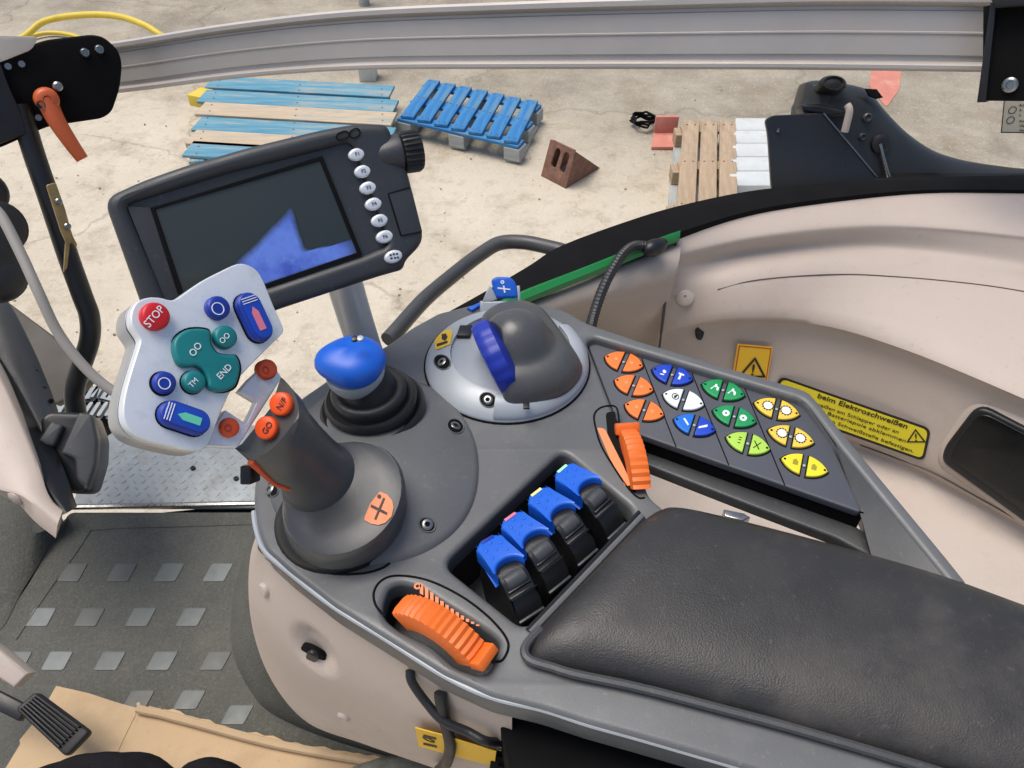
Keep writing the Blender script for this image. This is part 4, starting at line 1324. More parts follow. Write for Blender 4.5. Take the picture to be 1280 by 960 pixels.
# pale bead painting in the highlight along the deck edge, driver's side
put("edge_highlight", tube([Pz(x, y, DD + .004) for x, y in catmull([(318, 640), (321, 660), (331, 687), (360, 713), (417, 757), (480, 796), (555, 843), (614, 870), (680, 886), (735, 904), (800, 922), (924, 958), (1100, 1010)], 6, False)], 0.0021, 8, 0), M_RING, root)
# skirt below the deck
sk0 = [(330, 700), (360, 722), (417, 763), (480, 803), (555, 850), (614, 877), (680, 894), (800, 929), (924, 965), (1100, 1018), (1300, 1060)]
put("skirt", loft([[Pz(x, y - 3, DD + .016) for x, y in catmull(sk0, 5, False)], [Pz(x + 1, y - 2, DD + .03) for x, y in catmull(sk0, 5, False)], [Pz(x + 4, y - 2 + max(0, (x - 480)) * .035, DD + .045) for x, y in catmull(sk0, 5, False)], [Pz(x + 30, y - 30, DD + .05) for x, y in catmull(sk0, 5, False)]], close=False), M_DARK, root, smooth=50)
lowd = level(DD + .05)
put("shade_underbody", pplate(lowd, [(622, 892), (690, 850), (860, 800), (1300, 850), (1400, 1200), (800, 1120), (648, 1000)], 0.10, 0.004), M_BLACKM, root)  # matt black block stands in for the shade beneath the console
# lever bay
def bay(px, depth, name, mtl, par):
    top = rnd([dk_.uv(*p) for p in px], 0.009)
    cen = Vector((sum(p[0] for p in top) / len(top), sum(p[1] for p in top) / len(top)))
    r0 = [dk_.w(*p, -0.004) for p in top]
    r0 = [dk_.w(*(cen + (Vector(p) - cen) * 1.01), -0.0045) for p in top]
    r1 = [dk_.w(*(cen + (Vector(p) - cen) * 0.97), -depth) for p in top]
    bm = loft([r0, r1], True, False, True)
    bmesh.ops.reverse_faces(bm, faces=bm.faces)
    return put(name, bm, mtl, par, smooth=50)
bay(slot_px, 0.05, "lever_bay", M_BLACK, root)
def bay2(uvs, depth, name, mtl, par, k0=1.02, k1=0.96):
    cen = Vector((sum(p[0] for p in uvs) / len(uvs), sum(p[1] for p in uvs) / len(uvs)))
    bm = loft([[dk_.w(*(cen + (Vector(p) - cen) * k0), -0.0045) for p in uvs], [dk_.w(*(cen + (Vector(p) - cen) * k1), -depth) for p in uvs]], True, False, True)
    return put(name, bm, mtl, par, smooth=50)
bay2(holes[1], 0.035, "wheel_bay", M_BLACK, root)
# the ledge strip beside the bay, towards the pad
for k, (o0, mm) in enumerate(((0, M_BLACK), (5.5, M_DECK), (10, M_BLACK))):
    a, b = (799 + o0 * .7, 640 + o0 * .9), (659 + o0 * .75, 788 + o0 * .6)
    put("bay_ledge", tube([dk_.hit(*a, 0.0006), dk_.hit(*b, 0.0006)], 0.0014 if k != 1 else 0.0020, 8, 1), mm, root)
# raised mound under the two joysticks
mnd = catmull([(520, 478), (566, 506), (592, 545), (599, 590), (590, 635), (562, 672), (515, 698), (455, 708), (395, 693), (352, 655), (335, 610), (345, 560), (385, 512), (440, 482)], 5)
mu = [Vector(dk_.uv(*p)) for p in mnd]
mc = Vector(dk_.uv(460, 575))
rings = []
for s in (1.0, 0.985, 0.95, 0.88, 0.78, 0.66, 0.52, 0.36, 0.2, 0.06):
    hgt = 0.020 * (1 - s ** 2.4) + (0.0016 if s < 0.99 else -0.001)
    rings.append([dk_.w(*(mc + (p - mc) * s), hgt) for p in mu])
MOUND = put("lever_mound", loft(rings, cap0=False), M_DECK, root, smooth=60)
def mh(px, py):
    """height of the mound over the deck at a deck pixel"""
    return 0.0
for x, y in ((534, 656), (569, 533), (338, 612)):
    hole_disc(MOUND, x, y, root)
for x, y, hh in ():
    c = dk_.hit(x, y, hh)
    put("recess_shade", lathe(c - Vector((0, 0, .004)), Vector((0, -.05, 1)), [(0.0064, 0), (0.0066, 0.0046), (0.0052, 0.0046), (0.0050, 0.0015), (0.002, 0.0015)], 22), M_SEAM, root)
    put("screw", lathe(c - Vector((0, 0, .003)), Vector((0, 0, 1)), [(0.0040, 0), (0.0040, 0.0034), (0.003, 0.0042), (0.0018, 0.0042), (0.0015, 0.002)], 14), M_STEEL, root)
# keypad frame: inner walls, front bar
put("keypad_bar", plate(level(DD + .024), rnd([level(DD + .024).uv(*p) for p in [(786, 556), (803, 562), (940, 611), (1071, 657), (1090, 672), (1130, 735), (1105, 735), (1100, 700), (1072, 686), (1046, 672), (940, 632), (809, 581), (790, 574)]], 0.003, 3), 0.010, 0.002), M_DARK, root)
wt = [(1000, 499.5), (1010, 507), (1045, 555), (1105, 630), (1179, 721)]
wb = [(1004, 503), (1018, 512), (1052, 580), (1082, 648), (1116, 740)]
fw1 = [(1004, 502, DD + .008), (1018, 509, DD + .0085), (1050, 575, DD + .009), (1077, 648, DD + .010), (1100, 735, DD + .02)]
fw2 = [(x - 2, y + 14, d + .03) for x, y, d in fw1]
put("frame_wall", loft([[Pz(x, y, DD + .0015) for x, y in wt], [Pz(*q) for q in fw1], [Pz(*q) for q in fw2]], close=False), M_DARK, root, smooth=30)
put("frame_back_wall", loft([[Pz(x, y, DD + .003) for x, y in [(736, 422), (742, 420), (870, 458), (1003, 497)]], [Pz(x, y, DD + .03) for x, y in [(736, 422), (742, 420), (870, 458), (1003, 497)]]], close=False), M_DARK, root)
put("hinge_clip", pplate(dk_, [(905, 636), (930, 641), (938, 646), (928, 651), (906, 645)], 0.008, 0.001, h=0.004), M_STEEL, root)
put("frame_end_clip", pplate(dk_, [(1180, 726), (1212, 730), (1214, 738), (1186, 735)], 0.008, 0.001, h=0.003), M_RING, root)
# bezels round the wheels: dark seam line + decal
def seam(pts, name="bezel_seam", r=0.0007, d=DD - 0.0002, sm=5):
    return put(name, tube([Pz(x, y, d) for x, y in pts], r, 6, sm), M_SEAM, root)
seam([(481, 770), (470, 757), (467, 742), (474, 728), (490, 720), (517, 721), (545, 729), (578, 746), (605, 766), (624, 785), (634, 800), (635, 812), (628, 825), (619, 827)])
seam([(806, 622), (798, 622), (786, 611), (770, 588), (752, 558), (744, 532), (743, 518), (750, 510), (762, 507), (770, 509), (773, 518), (774, 534)])
seam([(354, 690), (372, 702), (410, 716), (450, 717), (475, 711), (487, 704)], d=DD - 0.0003, r=0.0008)
# orange tractor-and-scale print by the left wheel
prints = []
for k in range(12):
    t = k / 11
    x, y = 527 + 70 * t, 737 + 44 * t + 4 * math.sin(t * 3)
    hh = 8.5 * (1 - t) + 1.2
    prints.append(pplate(dk_, [(x - 2.1, y - hh * .9), (x + 2.1, y - hh * .7), (x + 2.1, y + hh * .7), (x - 2.1, y + hh * .5)], 0.0003, 0, h=0.0004))
prints.append(ring_px(dk_, 522, 733, 4.6, 2.2, 0.0004))
put("scale_print", join(*prints), M_DECAL, root, smooth=0)
# pad groove and outer strip
put("pad_strip", tube([Pz(x, y, DD - .004) for x, y in [(676, 786), (660, 803), (656, 816), (664, 826), (690, 834), (720, 843), (800, 860), (900, 886), (1000, 913), (1164, 962), (1290, 1005)]], 0.0026, 8, 5), M_DARK, root)

# ---------------- armrest pad
root = thing("armrest_pad", "worn dark leather armrest pad on top of the grey console", "armrest", Pz(950, 780, DD))
C4 = [(664, 806), (835, 622), (1420, 800), (1300, 1040)]
U = [Vector(dk_.uv(*p)) for p in C4]
# edges as gently bowed curves: front (0->1), far (1->2), near (0->3)
far_px = catmull([(818, 638), (850, 637), (980, 668), (1160, 718), (1300, 768), (1480, 830)], 8, False)
near2_px = catmull([(645, 818), (672, 830), (800, 858), (980, 908), (1164, 960), (1400, 1040)], 8, False)
NA, NB = 41, 29
def samp(poly, t):
    L_ = [0]
    for a, b in zip(poly, poly[1:]): L_.append(L_[-1] + math.dist(a, b))
    s = t * L_[-1]
    for i in range(len(poly) - 1):
        if s <= L_[i + 1] or i == len(poly) - 2:
            f = (s - L_[i]) / max(1e-9, L_[i + 1] - L_[i])
            return Vector((poly[i][0] + (poly[i + 1][0] - poly[i][0]) * f, poly[i][1] + (poly[i + 1][1] - poly[i][1]) * f))
farU = [dk_.uv(*p) for p in far_px]; nearU = [dk_.uv(*p) for p in near2_px]
grid = []
for i in range(NA):
    s = i / (NA - 1)
    ss = s ** 1.35
    row = []
    for j in range(NB):
        t0_ = j / (NB - 1) * 2 - 1
        tt = math.sin(t0_ * math.pi / 2) * 0.5 + t0_ * 0.5            # finer towards both long edges
        # rounded front end in plan
        inset = 0.035 * abs(tt) ** 8
        se = ss * (1 - inset) + inset
        a, b = samp(farU, se), samp(nearU, se)
        p = a.lerp(b, (tt + 1) / 2)
        front = min(1, ss / 0.09)
        ef = 1 - (1 - front) ** 3.2
        ew = (1 - abs(tt) ** 5.0)
        z = 0.001 + 0.0125 * (max(0, ef) ** 0.6) * (max(0, ew) ** 0.6) + 0.004 * (1 - tt * tt) * front
        row.append(dk_.w(p.x, p.y, z))
    grid.append(row)
bm = loft(grid, close=False)
put("cushion", bm, M_PAD, root, smooth=80)
bm = loft([[Vector((p.x, p.y, CZ - DD - .002)) if k else p.copy() for p in [r[0] for r in grid] + [r[-1] for r in reversed(grid)]] for k in (0, 1)], close=True, cap0=False, cap1=False)
put("cushion_wall", bm, M_PAD, root)

# ---------------- keypad
kp = Plane(Pz(900, 520, DD + .007), Vector((0, 0, 1)))
root = thing("keypad", "dark grey keypad with four columns of coloured split lens keys", "keypad", kp.hit(900, 540))
kpo = [(733, 425), (742, 419.5), (1003, 495), (1017, 504), (1078, 641), (774, 534)]
put("faceplate", pplate(kp, kpo, 0.006, 0.0012, r=0.004), M_PANEL, root)
put("front_wall", loft([[kp.hit(x, y, 0.0005 - 0.001) for x, y in [(770, 530), (870, 566.5), (980, 604.5), (1080, 640.5)]], [kp.hit(x, y, -.001) - Vector((0, .001, .020)) for x, y in [(770, 530), (870, 566.5), (980, 604.5), (1080, 640.5)]]], close=False), M_BLACKM, root)
for (a, b) in (((798, 437), (845, 558)), ((860, 454), (911, 581)), ((926, 473), (981, 606))):
    put("column_seam", pplate(kp, [(a[0] - .6, a[1]), (a[0] + .6, a[1]), (b[0] + .7, b[1]), (b[0] - .7, b[1])], 0.0003, 0, h=0.0004), M_SEAM, root)
keys = [(779.5, 453.5, "orange_key", 0), (791.9, 483.1, "orange_key", 1), (805, 513.9, "orange_key", 2),
        (840, 469.6, "blue_key", 3), (853.8, 500.8, "white_key", 4), (867.6, 532.6, "blue_key", 5),
        (903.6, 488.8, "green_key", 6), (917.5, 521.8, "green_key", 7), (934.4, 555.5, "lime_key", 8),
        (970.4, 512.4, "amber_key", 9), (988, 546.9, "amber_key", 10), (1004.9, 582.9, "lemon_key", 11)]
kdir = (Vector(kp.uv(1003, 495)) - Vector(kp.uv(742, 419.5))).normalized()      # along a row
kang = math.atan2(kdir.y, kdir.x)
def lens(cx, cy, a, b, sgn, gap, n=10):
    """one half of a pointed lens, in plane coordinates round the key centre"""
    out = []
    Rr = (a * a + b * b) / (2 * b)
    ys = lambda x: math.sqrt(max(0, Rr * Rr - x * x)) - (Rr - b)
    xs = [gap + (a - gap) * k / n for k in range(n + 1)]
    up = [(x, ys(x)) for x in xs]; dn = [(x, -ys(x)) for x in reversed(xs[:-1])]
    return [(sgn * x, y) for x, y in up + dn]
def rot(pts, c, ang, shear=0.0):
    ca, sa = math.cos(ang), math.sin(ang)
    return [(c.x + (x + shear * y) * ca - y * sa, c.y + (x + shear * y) * sa + y * ca) for x, y in pts]
ka, kb_ = None, None
for (cx, cy, kn, idx) in keys:
    c = Vector(kp.uv(cx, cy))
    sc = (Vector(kp.uv(cx + 1, cy)) - c).length
    a = (23.8 + (cx - 780) * 0.016) * sc * 1.03; b = 13.0 * sc * 1.32
    ang = kang + math.radians(2)
    for sgn in (-1, 1):
        kk = kn
        if idx == 5 and sgn < 0: kk = "mid_blue_key"
        pts = rot(lens(0, 0, a, b, sgn, a * 0.14), c, ang)
        if sgn < 0: pts = list(reversed(pts))
        rp_ = rot(lens(0, 0, a * 1.08, b * 1.12, sgn, a * 0.085), c, ang)
        put("key_recess", plate(kp, rp_ if sgn > 0 else list(reversed(rp_)), 0.0005, 0, [], 0.0004), M_SEAM, root)
        key = put("key", plate(kp, pts, 0.0035, 0.0007, [], 0.0020), M_GREENK[kk], root)
        put("indicator_dot", lathe(kp.w(*rot([(sgn * a * 0.86, 0)], c, ang)[0], 0.0016), kp.n, [(0.0009, 0), (0.0009, 0.0007)], 8), M_SEAM, key)
        m_ = Vector(rot([(sgn * a * 0.40, 0)], c, ang)[0])
        q = kp.up(0.0021)
        ic = None; im = M_WHITE
        def R2(pts): return rot([(x * sc, y * sc * 1.35) for x, y in pts], m_, ang)
        if idx in (9, 10):
            ic = [plate(q, ell(m_.x, m_.y, 5.6 * sc, 6.6 * sc, ang, 18), 0.0002, 0, [], 0.0001)]
            teeth = []
            for k in range(12):
                t = k * math.pi / 6
                teeth.append(plate(q, rot([(x * sc, y * sc * 1.2) for x, y in [(6.0 * math.cos(t - .18), 6.0 * math.sin(t - .18)), (7.4 * math.cos(t - .12), 7.4 * math.sin(t - .12)), (7.4 * math.cos(t + .12), 7.4 * math.sin(t + .12)), (6.0 * math.cos(t + .18), 6.0 * math.sin(t + .18))]], m_, ang), 0.0002, 0, [], 0.0001))
            teeth.append(plate(q, ell(m_.x, m_.y, 6.3 * sc, 7.3 * sc, ang, 18), 0.0002, 0, [ell(m_.x, m_.y, 5.6 * sc, 6.6 * sc, ang, 18)], 0.0001))
            put("gear_ring", join(*teeth), M_INK, key, smooth=0)
        elif idx == 7:
            ic = [plate(q, ell(m_.x, m_.y, 4.4 * sc, 5.4 * sc, ang, 16), 0.0002, 0, [ell(m_.x, m_.y, 1.6 * sc, 2 * sc, ang, 10)], 0.0001)]
        elif idx == 6:
            ic = [plate(q, R2([(-5, -4), (-3, -4), (-1, 0), (2, 0), (3, -4), (5, -4), (5, 0), (2, 2), (2, 4), (0, 4), (-1, 1)]), 0.0002, 0, [], 0.0001)]
        elif idx == 8:
            im = M_INK
            ic = [plate(q, R2([(-4, -4.5), (-3, -5), (4.5, 4), (3.5, 4.6)]), 0.0002, 0, [], 0.0001)]
            if sgn > 0: ic.append(plate(q, R2([(4, -4.5), (3, -5), (-4.5, 4), (-3.5, 4.6)]), 0.0002, 0, [], 0.00025))
            else: ic = [plate(q, R2([(-1.5, -4), (2, -4), (2, -3), (-1.5, -3)]), 0.0002, 0, [], 0.0001), plate(q, R2([(-1.5, 0), (2, 0), (2, 1), (-1.5, 1)]), 0.0002, 0, [], 0.0001), plate(q, R2([(-1.5, 3), (2, 3), (2, 4), (-1.5, 4)]), 0.0002, 0, [], 0.0001)]
        elif idx == 3:
            ic = [plate(q, R2([(-3, 4), (4, 3), (4, 1), (1, 1.5), (1, -5), (-2, -5), (-1, 1.5), (-3, 2)]), 0.0002, 0, [], 0.0001)] if sgn > 0 else [plate(q, ell(m_.x, m_.y, 2.2 * sc, 3 * sc, 0, 12), 0.0002, 0, [], 0.0001), plate(q, R2([(-4, -5), (1, -5), (1, -3.6), (-4, -3.6)]), 0.0002, 0, [], 0.0001)]
        elif idx == 5:
            ic = [plate(q, R2([(-5, 3), (-3, 4), (4, -2.4), (3, -4)] if sgn < 0 else [(-5, -4), (-4, -1), (5, 4), (5, 1)]), 0.0002, 0, [], 0.0001)]
        elif idx == 4 and sgn < 0:
            im = M_INK
            ic = [plate(q, ell(m_.x, m_.y, 4.6 * sc, 5.6 * sc, 0, 16), 0.0002, 0, [ell(m_.x, m_.y, 3.5 * sc, 4.4 * sc, 0, 16)], 0.0001), plate(q, R2([(-1.6, -2), (1, -2), (1, 2.4), (2.2, 2.4), (2.2, 3), (-1.6, 1)]), 0.0002, 0, [], 0.0001)]
        elif idx == 11:
            im = mat("olive_print", rgb(150, 140, 40), 0.5) if "olive_print" not in MATS else MATS["olive_print"]
            ic = [plate(q, R2([(-3, -3.5), (3, -3.5), (3.5, 1), (0, 4), (-3, 2)]), 0.0002, 0, [], 0.0001)]
        elif idx in (0, 1, 2):
            im = M_DECAL
            ic = [plate(q, ell(m_.x, m_.y, 2.4 * sc, 3.0 * sc, 0, 10), 0.0002, 0, [], 0.0001)]
        if ic: put("key_symbol", join(*ic), im, key, smooth=0)
    put("pair_lamp", lathe(kp.w(c.x, c.y, 0.0004), kp.n, [(0.0011, 0), (0.0011, 0.0006), (0.0006, 0.001)], 10), M_RING, root)

# ---------------- left thumb wheel
def wheel(name, label, p0, p1, wpx, d, sag, ndiv, tab, arc=0.62, lift=0.006):
    A, B = Pz(*p0, d), Pz(*p1, d)
    X = B - A
    mid = (A + B) / 2
    t = X.normalized()
    w = (Pz(mid_px(p0, p1)[0] + wpx[0], mid_px(p0, p1)[1] + wpx[1], d) - mid)
    w = (w - t * w.dot(t))
    z = Vector((0, 0, 1))
    L_ = X.length / 2
    Rr = (L_ * L_ + sag * sag) / (2 * sag)
    a0 = math.asin(min(1, L_ / Rr))
    root = thing(name, label, "thumb wheel", mid, "orange thumb wheels set into the console")
    rings = []
    N_ = ndiv * 4
    for i in range(N_ + 1):
        a = -a0 + 2 * a0 * i / N_
        ridge = 0.0011 * (0.5 + 0.5 * math.cos(i / 4 * 2 * math.pi)) 
        rr = Rr + ridge
        c = mid + z * (lift + sag - Rr)
        radial = (t * math.sin(a) + z * math.cos(a))
        P_ = c + radial * rr
        Q_ = c + radial * (Rr - 0.012)
        rings.append([P_ - w * 0.92, P_ - w * 0.5 + radial * 0.0008, P_ + w * 0.5 + radial * 0.0008, P_ + w * 0.92, P_ + w - radial * 0.0015, Q_ + w, Q_ - w, P_ - w - radial * 0.0015])
    put("ribbed_rim", loft(rings), M_ORANGE, root, smooth=28)
    return root, mid, t, w, Rr, a0, z, sag, lift
def mid_px(a, b): return ((a[0] + b[0]) / 2, (a[1] + b[1]) / 2)
r_, mid, t, w, Rr, a0, z, sag, lift = wheel("thumb_wheel", "orange ribbed thumb wheel beside the printed scale at the console's driver side", (503, 763), (600, 826), (10, -13), DD, 0.013, 15, True)
ctr = mid + z * (lift + sag - Rr)
rad = t * math.sin(a0 * 0.97) + z * math.cos(a0 * 0.97); tan = t * math.cos(a0 * 0.97) - z * math.sin(a0 * 0.97)
put("end_stop", box(ctr + rad * (Rr + 0.0025) + tan * 0.001, tan * 0.003, w * 1.0, rad * 0.0055, 0.0012), M_ORANGE, r_)
r_, mid, t, w, Rr, a0, z, sag, lift = wheel("thumb_wheel", "orange ribbed thumb wheel standing at the console edge beside the keypad", (783, 546), (801, 618), (11, -2.5), DD + .002, 0.010, 11, True)
ctr = mid + z * (lift + sag - Rr)
rad = -t * math.sin(a0 * 0.97) + z * math.cos(a0 * 0.97); tan = -t * math.cos(a0 * 0.97) - z * math.sin(a0 * 0.97)
put("end_stop", box(ctr + rad * (Rr + 0.0015) + tan * 0.001, tan * 0.0035, w * 1.35, rad * 0.004, 0.0012), M_ORANGE, r_)
# recess + orange print beside the right wheel (belongs to the console)
bw = rnd([dk_.uv(*p) for p in [(757, 516), (769, 514), (772, 540), (796, 618), (786, 612), (760, 550)]], 0.003)
put("wheel_slot", plate(dk_, bw, 0.0004, 0, [], 0.0003), M_SEAM, CON)
put("scale_print", pplate(level(DD - .0006), [(746, 534), (756, 536), (778, 580), (790, 606), (782, 608), (762, 572)], 0.0004, 0, r=0.002), M_DECAL, CON)

# ---------------- four spool-valve levers
caps = [(626, 702), (657, 671), (690, 639), (723, 608)]
ends = [(664, 769), (699, 731), (734, 697), (770, 664)]
def lever(label, cpx, epx, mark):
    Hc = 0.010
    C = Pz(*cpx, DD - Hc); E = Pz(*epx, DD + 0.006)
    b = E - C; L_ = Vector((b.x, b.y, 0)).length
    b = Vector((b.x, b.y, 0)).normalized()
    a = Vector((0, 0, 1)).cross(b)
    a = -a if a.x < 0 else a
    z = Vector((0, 0, 1))
    root = thing("valve_lever", label, "lever", Vector((C.x, C.y, CZ - DD - .045)), "blue tipped valve levers in the console bay")
    hw = 0.0086
    O = C.copy()
    def pt(u, v, h): return O + b * u + a * v + z * h
    # body: rocker profile along b
    prof = [(-0.008, -0.003), (0.006, 0.0022), (0.011, 0.0028), (0.015, 0.0018), (0.019, -0.002), (0.021, -0.0035), (0.0225, -0.0035), (0.0245, -0.001), (L_ * 0.72, -0.003), (L_ * 0.9, -0.0085), (L_, -0.016), (L_, -0.045), (-0.004, -0.045), (-0.010, -0.02)]
    bm = loft([[pt(u, -hw, h) for u, h in prof], [pt(u, -hw * 0.92, h + 0.0006) for u, h in prof], [pt(u, hw * 0.92, h + 0.0006) for u, h in prof], [pt(u, hw, h) for u, h in prof]])
    body = put("rocker_body", bm, M_BLACK, root, smooth=40)
    # blue cap: plan outline with chamfered nose and a scooped back edge, tilted up towards the nose
    scoop = [(0.0045 + 0.0075 * (1 - math.sqrt(max(0, 1 - q * q))), hw * q) for q in [math.sin(k / 8 * math.pi / 2) for k in range(-8, 9)]]
    out = [(-0.0150, -0.0048), (-0.0115, -hw * 1.08)] + [(u - 0.001, v * 1.06) for u, v in scoop] + [(-0.0115, hw * 1.08), (-0.0150, 0.0048)]
    pl_ = Plane(C + z * 0.0035, (z - b * 0.12), b)
    sgnv = 1 if pl_.v.dot(a) > 0 else -1
    uv = [(u, v * sgnv) for u, v in out]
    cap = put("blue_cap", plate(pl_, uv, 0.0125, 0.0016, [], 0.0035, 3), M_BLUE, root, smooth=45)
    bm = bmesh.new()
    for i in range(2):
        for j in range(3):
            lathe(pl_.w(-0.0105 + i * 0.0062 + (0.0035 if j != 1 else 0), (j - 1) * 0.0050, 0.0033), pl_.n, [(0.0012, 0), (0.0009, 0.0006), (0.0002, 0.0008)], 8, bm=bm)
    o = put("grip_dot", bm, M_BLUE, cap); o["kind"] = "stuff"
    if mark is not None:
        put("colour_mark", plate(pl_, [(-0.0146, -0.0042), (-0.0126, -0.0042), (-0.0126, 0.0042), (-0.0146, 0.0042)], 0.0006, 0.0001, [], 0.0040), mark, cap)
    # rounded thumb boss in the scoop and the parting ridge
    put("thumb_boss", lathe(pt(0.0135, 0, -0.001), a, [(0.002, -0.0075), (0.0050, -0.006), (0.0055, 0), (0.0050, 0.006), (0.002, 0.0075)], 18), M_DARK, body)
    put("ridge", box(pt(L_ * 0.62, 0, -0.0015), b * 0.0007, a * hw * 0.9, z * 0.0012, 0.0004), M_BLACK, body)
    put("foot_edge", box(pt(L_ + 0.0006, 0, -0.0155), b * 0.0008, a * hw, z * 0.0012, 0.0003), M_DARK, body)
    return root
lever("blue tipped lever with no bright mark nearest the driver side scale", caps[0], ends[0], M_DBLUE)
lever("blue tipped lever with a pink mark on its cap", caps[1], ends[1], M_PINK)
lever("blue tipped lever with a pale yellow mark on its cap", caps[2], ends[2], mat("pale_yellow_print", rgb(226, 228, 150), 0.5))
lever("blue tipped lever with a pale green mark nearest the keypad", caps[3], ends[3], mat("pale_mint_print", rgb(170, 232, 190), 0.5))

# ---------------- palm rest with dial
root = thing("palm_rest", "grey domed palm rest with a blue dial on a silver ring", "control", Pz(634, 452, DD))
cb = Pz(634, 454, DD)
RR = (Pz(736, 454, DD) - cb).length
SB = put("silver_base", lathe(cb, Vector((0, 0, 1)), [(RR, 0.0), (RR, 0.0012), (RR * 0.985, 0.003), (RR * 0.93, 0.0062), (RR * 0.86, 0.0092), (RR * 0.78, 0.0118), (RR * 0.70, 0.0135), (RR * 0.685, 0.0135), (RR * 0.675, 0.0105), (0.002, 0.0105)], 72), M_RING, root, smooth=40)
put("base_seam", tube([cb + Vector((math.cos(t), math.sin(t), 0)) * (RR * 1.004) + Vector((0, 0, .0004)) for t in [k * math.pi / 24 for k in range(49)]], 0.0010, 6, 0), M_SEAM, root)
put("raised_sector", loft([[cb + Vector((math.cos(t) * r * RR, math.sin(t) * r * RR, h)) for r, h in [(0.99, 0.0035), (0.985, 0.0065), (0.90, 0.0125), (0.80, 0.0155), (0.765, 0.0155), (0.765, 0.009)]] for t in [math.radians(-99) + math.radians(132) * k / 36 for k in range(37)]]), M_RING, root, smooth=40)
# dome: base outline and a ridge that runs from the high ball down to the broad heel
bo = catmull([(606, 424), (612, 444), (626, 462), (629, 482), (628, 500), (640, 506), (668, 503), (700, 493), (720, 477), (728, 459), (718, 440), (704, 420), (690, 402), (676, 388), (650, 380), (618, 386), (600, 402)], 6)
zb = 0.012
bu = [Pz(x, y, DD - zb) for x, y in bo]
top = Pz(652, 424, DD - 0.052)
bx = Vector((sum(p.x for p in bu) / len(bu), sum(p.y for p in bu) / len(bu), CZ - DD + zb))
hi = Pz(648, 462, DD - zb)               # foot of the ball
ball = Pz(645, 450, DD - zb)              # foot of the ball
RB = 0.0268
def smax(a, b, k):
    h_ = max(0.0, min(1.0, 0.5 + 0.5 * (a - b) / k))
    return b + (a - b) * h_ + k * h_ * (1 - h_)
bu = [tuple(p) for p in bu]
bu = [Vector(p) for p in catmull(bu, 2)]
rings = []
SS = [1.0] + [1 - 0.5 * (k / 24) ** 1.6 for k in range(25)] + [0.5 * (1 - k / 14) for k in range(1, 14)]
for i_, s_ in enumerate(SS):
    ring = []
    for p in bu:
        q = Vector((hi.x + (p.x - hi.x) * s_, hi.y + (p.y - hi.y) * s_, 0))
        dd_ = math.hypot(q.x - ball.x, q.y - ball.y) / RB
        hb_ = 0.012 + 0.030 * math.sqrt(max(0.0, 1 - dd_ * dd_)) - 0.02 * max(0, dd_ - 1)
        hh_ = 0.0205 * (1 - s_ ** 5.0) ** 0.8
        hgt = smax(hb_, hh_, 0.007) * min(1.0, (1 - s_) / 0.05) ** 0.5
        ring.append(Vector((q.x, q.y, CZ - DD + zb + hgt - (0.004 if i_ == 0 else 0))))
    rings.append(ring)
bmd = loft(rings)
for _ in range(6):
    bmesh.ops.smooth_vert(bmd, verts=[v for v in bmd.verts if v.co.z > CZ - DD + zb + 0.004], factor=0.5, use_axis_x=True, use_axis_y=True, use_axis_z=True)
put("dome", bmd, M_GRIP, root, smooth=80)
# blue dial: a ribbed wheel peeping out at the dome's left
dc = Pz(620, 449, DD - .024)
ax = Vector((0.90, 0.30, 0.32)).normalized()
bm = bmesh.new(); u_, v_ = frame_of(ax); rings = []
nn_ = 72
for r, h in [(0.018, -0.0075), (0.0265, -0.0065), (0.0285, -0.003), (0.0290, 0.0), (0.0285, 0.006), (0.02, 0.010)]:
    rings.append([dc + ax * h + (u_ * math.cos(2 * math.pi * k / nn_) + v_ * math.sin(2 * math.pi * k / nn_)) * (r + (0.0006 if (k // 2) % 2 else 0) * (r > .026)) for k in range(nn_)])
put("blue_dial", loft(rings, bm=bm), M_DIAL, root, smooth=25)
for x, y in ((553, 453), (610, 500)):
    hole_disc(SB, x, y, root)
st = put("orange_sticker", wrap(SB, [(545, 421), (550, 416), (564, 412), (566, 418), (563, 431), (546, 438), (544, 434)], 0.0005), M_YELLOW, root)
put("pictogram", join(wrap(SB, [(553, 419), (558, 418), (560, 422), (557, 427), (553, 425)], 0.0009), wrap(SB, [(547, 431), (560, 427), (560, 429.5), (547, 434)], 0.0009)), M_INK, st, smooth=0)
put("index_mark", box(Pz(581, 415, DD - .012), Vector((.005, 0, 0)), Vector((0.001, .006, 0)), Vector((0, 0, .002)), 0.0006), M_BLACK, root)
put("index_mark", box(Pz(658, 507, DD - .0158), Vector((.0022, 0, 0)), Vector((0, .003, 0)), Vector((0, 0, .0008)), 0.0003), M_BLACK, root)

root = thing("rear_switch", "blue tilting switch in a silver fork behind the palm rest", "switch", Pz(629, 385, DD))
c = Pz(628, 383, DD - .004)
sw = Plane(Py(630, 360, c.y), (0.05, -0.75, 0.66))
put("blue_key", pplate(sw, [(614, 350), (619, 346), (638, 346), (645, 353), (648, 372), (620, 373)], 0.012, 0.0018, r=0.003), M_BLUE, root)
put("symbol", join(ring_px(sw, 628, 352.5, 2.4, 0.9, 0.0003), pplate(sw, [(622, 359), (638, 361), (638, 362.5), (622, 361)], 0.0003, 0, h=0.0003), pplate(sw, [(628.5, 357), (630.5, 357), (632, 366), (630, 366)], 0.0003, 0, h=0.00062)), M_WHITE, root, smooth=0)
for pts in ([(611, 357), (614, 358), (622, 374), (615, 377), (603, 377)], [(646, 357), (650, 357), (651, 377), (647, 377)]):
    put("fork_arm", pplate(sw, pts, 0.012, 0.001, h=-0.001), M_RING, root)
put("fork_base", pplate(sw, [(600, 376), (652, 376), (652, 396), (600, 396)], 0.012, 0.002, h=-0.001), M_RING, root)
